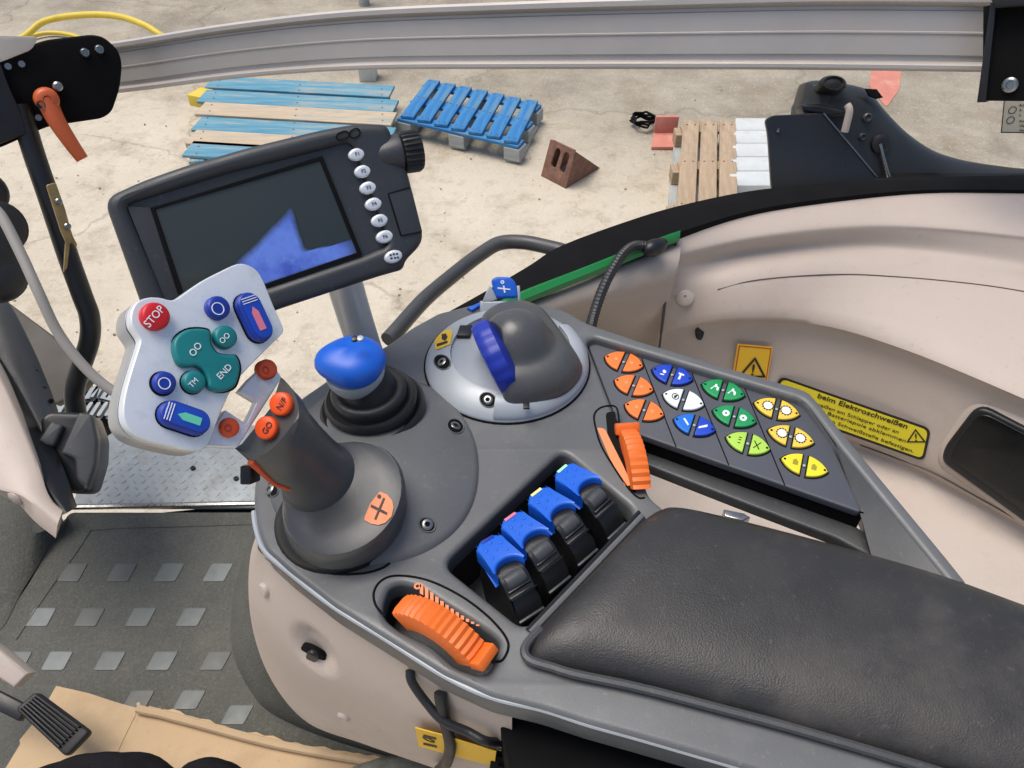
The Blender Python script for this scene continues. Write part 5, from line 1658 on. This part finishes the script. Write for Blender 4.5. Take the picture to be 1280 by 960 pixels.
put("blue_flap", pplate(level(DD - .003), [(584, 384), (600, 377), (604, 379), (590, 387)], 0.005, 0.001), M_BLUE, root)

# ---------------- cross lever with bellows
root = thing("cross_lever", "short blue knobbed joystick on a black rubber bellows", "joystick", Pz(466, 510, DD))
jb = Pz(466, 508, DD - .017)
jr = (Pz(530, 508, DD - .017) - jb).length
put("bellows", lathe(jb, Vector((-.05, 0, 1)), [(jr * 1.03, -0.016), (jr * 1.03, 0.000), (jr * 0.97, 0.003), (jr * 0.88, 0.001), (jr * 0.86, 0.004), (jr * 0.90, 0.008), (jr * 0.84, 0.011), (jr * 0.72, 0.009), (jr * 0.70, 0.012), (jr * 0.73, 0.016), (jr * 0.66, 0.019), (jr * 0.55, 0.018), (jr * 0.52, 0.022), (jr * 0.40, 0.033), (jr * 0.30, 0.048)], 56), M_RUBBER, root, smooth=70)
kc = Py(448, 473, jb.y)
ax = Vector((-.08, -.05, 1))
put("knob_base", lathe(kc - Vector((0, 0, .006)), ax, [(0.009, -0.004), (0.0135, 0.0), (0.0170, 0.005), (0.0192, 0.011), (0.0192, 0.0155), (0.012, 0.017)], 40), M_RING, root, smooth=60)
# blue shell: rounded cap with a beak towards the driver's left
u_, v_ = Vector((1, 0, 0)), Vector((0, 1, 0))
rings = []
for r, h in [(0.0200, 0.0065), (0.0222, 0.0085), (0.0228, 0.012), (0.0222, 0.0165), (0.0205, 0.021), (0.0175, 0.0255), (0.0125, 0.029), (0.007, 0.0305), (0.001, 0.031)]:
    ring = []
    for k in range(48):
        t_ = 2 * math.pi * k / 48
        beak = max(0, math.cos(t_ - math.radians(190))) ** 5 * 0.0045 * min(1, r / 0.02) ** 2
        dip = max(0, math.cos(t_ - math.radians(190))) ** 3 * 0.001 - 0.0032 * (math.cos(2 * (t_ - math.radians(280))) > 0) * (h < 0.0125) * abs(math.cos(t_ - math.radians(280))) ** 2
        ring.append(kc + Vector((math.cos(t_) * (r * .9 + beak) - .0012 * h / .03, math.sin(t_) * (r * .9 + beak), h * .60 + 0.0085 + dip)))
    rings.append(ring)
put("blue_knob", loft(rings), M_BLUE, root, smooth=80)
for dx in (-3.8, 3.6):
    c = Py(447 + dx, 423.5, kc.y - 0.004)
    put("top_mark", lathe(c - Vector((0, 0, .0005)), Vector((0, -0.2, 1)), [(0.0022, 0), (0.002, 0.0016), (0.0004, 0.002)], 12), M_BLACK if dx < 0 else M_RING, root)

# ---------------- terminal on its stem
root = thing("display_terminal", "dark grey display terminal with seven oval buttons on a silver stem", "display", Pz(455, 440, DD))
TB = Pz(458, 440, DD)
TT = Py(428, 350, TB.y)
put("stem", tube([TB, TB.lerp(TT, 0.5), TT + Vector((0, 0.0, 0.012))], 0.0125, 22, 3), mat("stem_aluminium", rgb(214, 214, 212), 0.42, metal=0.3, var=0.05), root)
tn = (-ray(330, 280) + RGT * 0.06 + UPV * 0.04).normalized()
tp = Plane(TT + FWD * -0.050, tn, RGT)
def t7(pts): return zm(pts, 110, 150, 2.909)
body_z = [(52, 285), (200, 218), (350, 165), (600, 93), (850, 33), (980, 10), (1095, 12), (1115, 78), (1150, 130), (1170, 200), (1196, 300), (1230, 440), (1160, 512), (1150, 545), (1060, 570), (690, 692), (480, 770), (270, 850), (200, 700)]
scr_z = [(232, 322), (850, 140), (992, 492), (640, 612), (360, 700)]
rec_z = [(138, 310), (500, 190), (850, 105), (930, 82), (965, 88), (1000, 200), (1060, 430), (1070, 470), (1030, 500), (640, 640), (320, 740)]
rect_z = [(138, 308), (500, 195), (860, 105), (940, 82), (962, 92), (1092, 440), (1078, 462), (1000, 495), (655, 610), (320, 725), (300, 690)]
put("housing", plate(tp, rnd([tp.uv(*p) for p in t7(body_z)], 0.0085, 5), 0.014, 0.0055, [rnd([tp.uv(*p) for p in t7(rect_z)], 0.004, 3)], 0, 4), M_HOUS, root, smooth=55)
inner = [(q[0], q[1]) for q in rnd([tp.uv(*p) for p in t7(body_z)], 0.0085, 5)]
cx_, cy_ = sum(q[0] for q in inner) / len(inner), sum(q[1] for q in inner) / len(inner)
put("rear_shell", plate(tp, [(cx_ + (x - cx_) * 0.97, cy_ + (y - cy_) * 0.96) for x, y in inner], 0.036, 0.014, [], -0.006, 4), M_HOUS, root, smooth=60)
put("recessed_panel", plate(tp, rnd([tp.uv(*p) for p in t7(rect_z)], 0.004, 3), 0.002, 0, [], -0.0045), M_HOUS, root)
sg = put("screen", plate(tp, [tp.uv(*p) for p in t7([(225, 318), (855, 128), (1000, 490), (650, 608), (350, 706)])], 0.0015, 0.0004, [], -0.0035), M_GLASSBLK, root)
put("screen_edge", plate(tp, [tp.uv(*p) for p in t7([(225, 318), (855, 128), (1000, 490), (650, 608), (350, 706)])], 0.0012, 0.0003, [[tp.uv(*p) for p in t7([(243, 324), (845, 146), (980, 482), (650, 594), (366, 690)])]], -0.0026), M_SEAM, root)
put("inner_step", plate(tp, [tp.uv(*p) for p in t7([(140, 312), (225, 318), (350, 706), (305, 722)])], 0.0020, 0.0004, [], -0.0028), M_HOUS, root)
patch_pts = t7([(505, 560), (560, 492), (600, 455), (645, 410), (690, 365), (732, 318), (750, 328), (765, 385), (780, 430), (800, 470), (860, 458), (925, 448), (975, 432), (988, 486), (900, 516), (800, 550), (655, 600), (570, 630), (520, 600)])
patch_pts = catmull([tp.uv(*p) for p in patch_pts], 3)
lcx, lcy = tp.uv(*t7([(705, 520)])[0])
bm = bmesh.new(); lay = bm.verts.layers.float.new("emit_fade")
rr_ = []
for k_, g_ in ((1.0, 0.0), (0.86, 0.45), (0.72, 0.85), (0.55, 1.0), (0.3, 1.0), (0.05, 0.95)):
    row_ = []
    for x, y in patch_pts:
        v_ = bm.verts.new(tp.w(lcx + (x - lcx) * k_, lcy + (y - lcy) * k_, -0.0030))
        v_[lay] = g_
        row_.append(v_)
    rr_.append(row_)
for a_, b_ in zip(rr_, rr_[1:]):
    for i in range(len(patch_pts)):
        j = (i + 1) % len(patch_pts)
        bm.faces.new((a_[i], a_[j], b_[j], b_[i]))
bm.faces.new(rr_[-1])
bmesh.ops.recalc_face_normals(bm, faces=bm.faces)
put("blue_patch", bm, M_PATCH, sg, label="blue emissive patch laid over the screen")  # blue patch added over the dark screen with emission of its own
bz = [(980, 124), (1002, 186), (1021, 246), (1041, 305), (1063, 365), (1081, 424), (1108, 497)]
tdir = Vector(tp.uv(*t7([(955, 80)])[0])) - Vector(tp.uv(*t7([(140, 305)])[0])); tang = math.atan2(tdir.y, tdir.x)
for k, q in enumerate(bz):
    px, py = t7([q])[0]
    c = Vector(tp.uv(px, py)); sc = (Vector(tp.uv(px + 1, py)) - c).length
    hb = -0.003 if k < 6 else 0.0005
    bt = put("oval_button", plate(tp, ell(c.x, c.y, 11.6 * sc, 7.8 * sc, tang, 28), 0.0042, 0.0018, [], hb + 0.003, 3), M_SILVER, root)
    if k < 6:
        tt_ = text(tp, "F%d" % (k + 1), (c.x, c.y), 6.5 * sc, (math.cos(tang), math.sin(tang)), h=hb + 0.0032)
    else:
        tt_ = join(*[plate(tp, ell(c.x + dx * sc, c.y + dy * sc, 1.5 * sc, 1.2 * sc, 0, 8), 0.0003, 0, [], hb + 0.0032) for dx, dy in ((-4, 2), (0, 3), (4, 3.4), (-3, -2), (1.5, -1.5), (5, -1))])
    put("button_print", tt_, M_INK, bt, smooth=0)
cvz = t7([(1092, 268), (1172, 244), (1215, 405), (1138, 420)])
put("port_cover", plate(tp, [tp.uv(*p) for p in cvz], 0.0012, 0.0004, [], 0.0008), M_HOUS, root)
put("cover_seam", tube([tp.hit(*p, 0.0006) for p in [t7([(1170, 246)])[0], t7([(1092, 268)])[0], t7([(1138, 420)])[0], t7([(1212, 406)])[0]]], 0.0006, 6, 1), M_SEAM, root)
kx = (tp.u * math.cos(tang - .12) + tp.v * math.sin(tang - .12)).normalized()
kc_ = tp.hit(*t7([(1140, 120)])[0], -0.008)
put("knob_shoulder", lathe(kc_ - kx * 0.016, kx, [(0.005, -0.006), (0.0095, 0.002), (0.0124, 0.012), (0.0124, 0.0145)], 30), M_HOUS, root, smooth=60)
bm = bmesh.new(); u_, v_ = frame_of(kx); rings = []
for r, h in [(0.0128, 0.0), (0.0134, 0.002), (0.0135, 0.010), (0.0122, 0.0122), (0.009, 0.0130), (0.001, 0.0133)]:
    rings.append([kc_ + kx * h + (u_ * math.cos(2 * math.pi * k / 96) + v_ * math.sin(2 * math.pi * k / 96)) * (r - (0.0013 if k % 4 < 2 and 0.0126 < r < 0.014 and h > .001 else 0)) for k in range(96)])
put("rotary_knob", loft(rings, bm=bm), M_BLACK, root, smooth=25)
put("slot_mark", join(*[plate(tp, capsule(*tp.uv(*t7([a])[0]), *tp.uv(*t7([b])[0]), 0.0028, 6), 0.0006, 0, [capsule(*tp.uv(*t7([a])[0]), *tp.uv(*t7([b])[0]), 0.0021, 6)], 0.0006) for a, b in (((918, 62), (935, 55)), ((965, 52), (975, 45)))]), M_SEAM, root)

# ---------------- multifunction lever
root = thing("multifunction_lever", "large grey joystick whose silver head carries red, blue and teal buttons", "joystick", Pz(436, 660, DD))
E_ = (RGT * 0.54 + UPV * 0.85).normalized()         # runs along the head's lower edge
def sec(px, py, depth, rpx, tilt, sq=1.0, n=40):
    """ring round the grip: centre, radius in pixels at that depth, plane given by its normal"""
    c = Pd(px, py, depth); r = rpx * depth / F
    nrm = tilt.normalized()
    a = (E_ - nrm * E_.dot(nrm)).normalized(); b = nrm.cross(a)
    return [c + a * (r * math.cos(2 * math.pi * k / n)) + b * (r * sq * math.sin(2 * math.pi * k / n)) for k in range(n)]
up0 = Vector((0, 0, 1))
towards = (-FWD * 0.75 - RGT * 0.25 + UPV * 0.35).normalized()
ax1 = (-RGT * 0.62 + UPV * 0.62 - FWD * 0.55).normalized()
base_n = Vector((-0.12, -0.22, 1)).normalized()
put("gasket", loft([sec(428, 648, .490, 84, up0), sec(428, 645, .484, 84, up0), sec(428, 640, .478, 80, up0), sec(428, 636, .474, 70, up0)]), M_BLACK, root, smooth=50)
n1 = (towards * 0.75 + up0 * 0.5).normalized()
rings = [sec(433, 648, .482, 73, (up0 + towards * .25)), sec(432, 640, .472, 77, (up0 + towards * .4)), sec(430, 626, .462, 80, n1), sec(429, 622, .4585, 80, n1), sec(427, 619, .456, 77.5, n1)]
put("skirt", loft(rings), M_GRIP, root, smooth=40)
n2 = (n1 + ax1 * .5)
fpl = Plane(Pd(427.5, 619.5, .4555), n1)
def fsec(px, py, rpx, lift):
    p = fpl.hit(px, py, lift)
    return sec(px, py, (p - CAM).dot(FWD), rpx, n1)
nk = fpl.hit(395, 594, 0.004); nkd = (nk - CAM).dot(FWD)
fl_r = [fsec(427.5, 619.5, 77, 0.0), fsec(424, 616.5, 71, 0.0013), fsec(413, 607.5, 61, 0.0024), fsec(402, 599, 52.5, 0.0032), fsec(397, 595, 48.5, 0.0042),
        sec(393, 590, nkd - .006, 45.5, n2), sec(385, 581, nkd - .013, 44, ax1), sec(370, 566, (nkd - .013) * .5 + .411 * .5, 44.5, ax1), sec(354, 549, .411, 46, ax1, 0.92), sec(342, 535, .405, 50, ax1, 0.85)]
# last ring: D-shaped oblique cut
c = Pd(321, 515, .398)
a = E_
perp = (RGT * 0.85 - UPV * 0.54).normalized()
last = []
prev = fl_r[-1]
nrm = ax1; aa = (E_ - nrm * E_.dot(nrm)).normalized(); bb = nrm.cross(aa)
sgn = 1 if bb.dot(-FWD) > 0 else -1
R1 = 53 * .398 / F
for k in range(40):
    t_ = 2 * math.pi * k / 40
    s_ = math.sin(t_) * sgn
    near = max(s_, 0.0); far = min(s_, 0.0)
    last.append(c + E_ * (R1 * math.cos(t_)) + (perp * (56 * .398 / F) - FWD * 0.004) * near + (FWD * 0.012 + perp * 0.002) * (-far))
inset = [c + (p - c) * 0.97 + (-FWD * .5 - RGT * .4 + UPV * .3) * 0.0006 for p in last]
grip = put("grip", loft(fl_r + [last], cap0=False), M_GRIP, root, smooth=38)
# orange buttons on the grip's top face
tri_n = (last[10 if sgn > 0 else 30] - last[0]).cross(last[20] - last[0])
gface = Plane(c, tri_n if tri_n.dot(-FWD) > 0 else -tri_n, E_)
def button(pl, cx, cy, rpx, mtl, par, hh=0.004, base=0.0, prints=None, name="button", ratio=1.0):
    q = Vector(pl.uv(cx, cy)); sc = (Vector(pl.uv(cx + 1, cy)) - q).length
    r = rpx * sc
    return put(name, lathe(pl.w(q.x, q.y, base - 0.002), pl.n, [(r, 0), (r, 0.002 + hh * 0.55), (r * 0.94, 0.002 + hh * 0.85), (r * 0.8, 0.002 + hh), (r * 0.3, 0.002 + hh * 1.0), (r * 0.02, 0.002 + hh * 1.0)], 32), mtl, par, smooth=50)
for x, y, s in ((352.5, 505, "N/F"), (334.5, 535, "GO")):
    b_ = button(gface, x, y, 14, M_BORANGE, root, 0.003, name="orange_button")
    q = gface.up(0.0031)
    put("button_print", ptext(q, s, (x - 4, y + 6), (x + 4, y - 6), 8), M_INK, b_, smooth=0)
# orange print along the grip's left flank
fp = [(312, 573, .4055), (322, 583, .404), (330, 592, .4045), (343, 601, .408), (362, 611, .415)]
fl_h = [hit_on(grip, x, y) for x, y in [(314, 576), (320, 581), (327, 588), (334, 596), (342, 602), (352, 607), (362, 611)]]
fl_h = [q[0] + q[1] * 0.0003 for q in fl_h if q]
put("flank_print", tube(fl_h, [0.0024, 0.0012], 8, 4), M_DORANGE, root)
put("flank_trigger", box(Pd(313, 592, .415), RGT * .003, UPV * .005, FWD * .008, 0.001), M_BLACK, root)
# gear decal on the flange
def dz(pts): return zm(pts, 300, 530, 5.054)
SKN = bpy.data.objects[grip.name]
dcl = put("orange_decal", wrap(SKN, dz([(885, 430), (930, 448), (962, 488), (970, 530), (958, 585), (920, 625), (875, 640), (830, 632), (790, 610), (790, 590), (825, 505)]), 0.0006), M_DECAL, root)
put("shift_symbol", join(wrap(SKN, dz([(832, 512), (932, 562), (927, 578), (827, 528)]), 0.0010, 1), wrap(SKN, dz([(908, 470), (919, 475), (862, 610), (851, 605)]), 0.0012, 1), wrap(SKN, ell(474.5, 621.5, 2.6, 2.6, 0, 10), 0.0010, 1)), M_INK, dcl, smooth=0)

# head
hn = (-ray(230, 460).normalized() + RGT * 0.52 + UPV * 0.26).normalized()
hd = Plane(Pd(235, 455, .372), hn, RGT)
def h4(pts): return zm(pts, 100, 300, 3.2)
head_z = [(205, 335), (205, 290), (225, 250), (270, 230), (320, 230), (365, 240), (400, 225), (480, 168), (560, 126), (630, 95), (675, 100), (712, 125), (740, 175), (775, 262), (812, 345), (812, 370), (790, 395), (640, 548), (575, 665), (522, 800), (500, 832), (470, 842), (400, 835), (250, 795), (195, 755), (172, 700), (178, 620), (205, 520), (235, 425), (240, 395), (222, 365)]
huv = catmull([hd.uv(*p) for p in h4(head_z)], 3)
def scl(uv, k):
    cx = sum(q[0] for q in uv) / len(uv); cy = sum(q[1] for q in uv) / len(uv)
    return [(cx + (x - cx) * k, cy + (y - cy) * k) for x, y in uv]
put("head_face", plate(hd, huv, 0.007, 0.0009, [], 0, 3), M_SILVER, root, smooth=40)
put("head_seam", plate(hd, scl(huv, 0.992), 0.0012, 0, [], -0.0066), M_SEAM, root)
put("head_back", plate(hd, scl(huv, 1.004), 0.014, 0.0016, [], -0.0076, 3), mat("head_side_silver", rgb(170, 174, 178), 0.36, metal=0.5, var=0.05), root, smooth=40)
br = put("head_bracket", plate(hd, rnd([hd.uv(*p, -0.008) for p in [(312, 474), (338, 450), (353, 472), (297, 560), (258, 558), (266, 536), (282, 512), (308, 529), (321, 502), (299, 489)]], 0.001, 3), 0.006, 0.001, [], -0.008), M_SILVER, root, smooth=40)
for x, y in ((332, 462.5), (285, 535)):
    bq = hd.up(-0.008)
    b_ = button(bq, x, y, 12, M_DORANGE, root, 0.0035, name="dull_orange_button")
    bq2 = hd.up(-0.0043)
    put("button_print", ring_px(bq2, x, y, 4.5, 3.2, 0.0002), mat("dark_orange_print", rgb(150, 50, 26), 0.5) if "dark_orange_print" not in MATS else MATS["dark_orange_print"], b_, smooth=0)
BH = 0.0046
b_ = button(hd, *h4([(293, 310)])[0], 18.2, M_RED, root, BH, name="stop_button")
hq = hd.up(BH)
put("stop_lettering", ptext(hq, "STOP", h4([(268, 340)])[0], h4([(325, 275)])[0], 9.5), M_WHITE, b_, smooth=0)
for q in ((543, 276), (329, 575)):
    x, y = h4([q])[0]
    put("button_ring", lathe(hd.hit(x, y, 0), hd.n, [(15.6 * .372 / F, 0), (15.2 * .372 / F, 0.001), (13 * .372 / F, 0.001)], 30), M_SEAM, root)
    b_ = button(hd, x, y, 14.5, M_DBLUE, root, BH, name="blue_button")
    put("ring_print", ring_px(hq, x + 2.6, y - 0.4, 7.9, 6.8, 0.0003), M_WHITE, b_, smooth=0)
for q, s in (((572, 393), "OO"), ((447, 571), "TM")):
    x, y = h4([q])[0]
    put("button_ring", lathe(hd.hit(x, y, 0), hd.n, [(15.4 * .372 / F, 0), (15.0 * .372 / F, 0.001), (13 * .372 / F, 0.001)], 30), M_SEAM, root)
    b_ = button(hd, x, y, 14.3, M_TEAL, root, BH, name="teal_button")
    put("button_print", ptext(hq, s, (x - 2, y + 4.5), (x + 6, y - 4), 6.8), M_WHITE, b_, smooth=0)
tz_ = [(372, 440), (378, 395), (420, 362), (470, 355), (512, 362), (521, 385), (524, 420), (548, 452), (590, 460), (618, 462), (634, 490), (636, 530), (618, 585), (580, 605), (540, 605), (512, 588), (508, 560), (492, 525), (462, 505), (425, 508), (392, 495)]
tb = put("teal_rocker", plate(hd, catmull([hd.uv(*p, 0.003) for p in h4(tz_)], 3), BH + 0.001, 0.0016, [], BH, 3), M_TEAL, root, smooth=45)
put("rocker_surround", plate(hd, scl(catmull([hd.uv(*p) for p in h4(tz_)], 3), 1.05), 0.001, 0, [], 0.0006), M_SEAM, root)
put("rocker_print", join(ptext(hq, "OO", h4([(452, 452)])[0], h4([(472, 425)])[0], 8.5), ptext(hq, "END", h4([(560, 545)])[0], h4([(594, 510)])[0], 8.0)), M_WHITE, tb, smooth=0)
for (a_, b_e, r_px, pm) in (((664, 268), (708, 362), 17.2, M_PINK), ((358, 700), (455, 733), 16.2, M_LGREEN)):
    p0, p1 = Vector(hd.uv(*h4([a_])[0])), Vector(hd.uv(*h4([b_e])[0]))
    rr = r_px * .372 / F
    put("pill_surround", plate(hd, capsule(p0.x, p0.y, p1.x, p1.y, rr * 1.08), 0.001, 0, [], 0.0008), M_SEAM, root)
    pb_ = put("blue_pill_button", plate(hd, capsule(p0.x, p0.y, p1.x, p1.y, rr, 14), BH + 0.002, 0.0018, [], BH + 0.001, 3), M_DBLUE, root, smooth=50)
    put("pill_inset", plate(hd, capsule(p0.x + 0.0006, p0.y, p1.x + 0.0006, p1.y, rr * 0.78, 14), 0.001, 0.0004, [], BH + 0.0015), M_BLUE if False else mat("pill_blue", rgb(16, 66, 176), 0.4) if "pill_blue" not in MATS else MATS["pill_blue"], pb_, smooth=50)
    d_ = (p1 - p0).normalized(); s_ = Vector((-d_.y, d_.x))
    hh_ = BH + 0.0018
    pc = [p0 + d_ * 0.0035, p1 + d_ * 0.001]
    arrow = [pc[0] - d_ * 0.002, pc[0] + s_ * 0.0019 + d_ * 0.001, pc[1] + s_ * 0.0019, pc[1] - s_ * 0.0019, pc[0] - s_ * 0.0019 + d_ * 0.001]
    put("arrow_print", plate(hd, [tuple(q) for q in arrow], 0.0003, 0, [], hh_), pm, pb_, smooth=0)
    ls = []
    for k in range(3):
        o_ = p0 - d_ * (0.0012 + k * 0.0013) 
        q4 = [o_ + s_ * 0.0042 + d_ * .0003, o_ + s_ * 0.0042 - d_ * .0001, o_ - s_ * 0.0042 - d_ * .0001, o_ - s_ * 0.0042 + d_ * .0003]
        ls.append(plate(hd, [tuple(q) for q in q4], 0.0003, 0, [], hh_))
    put("line_print", join(*ls), M_WHITE, pb_, smooth=0)
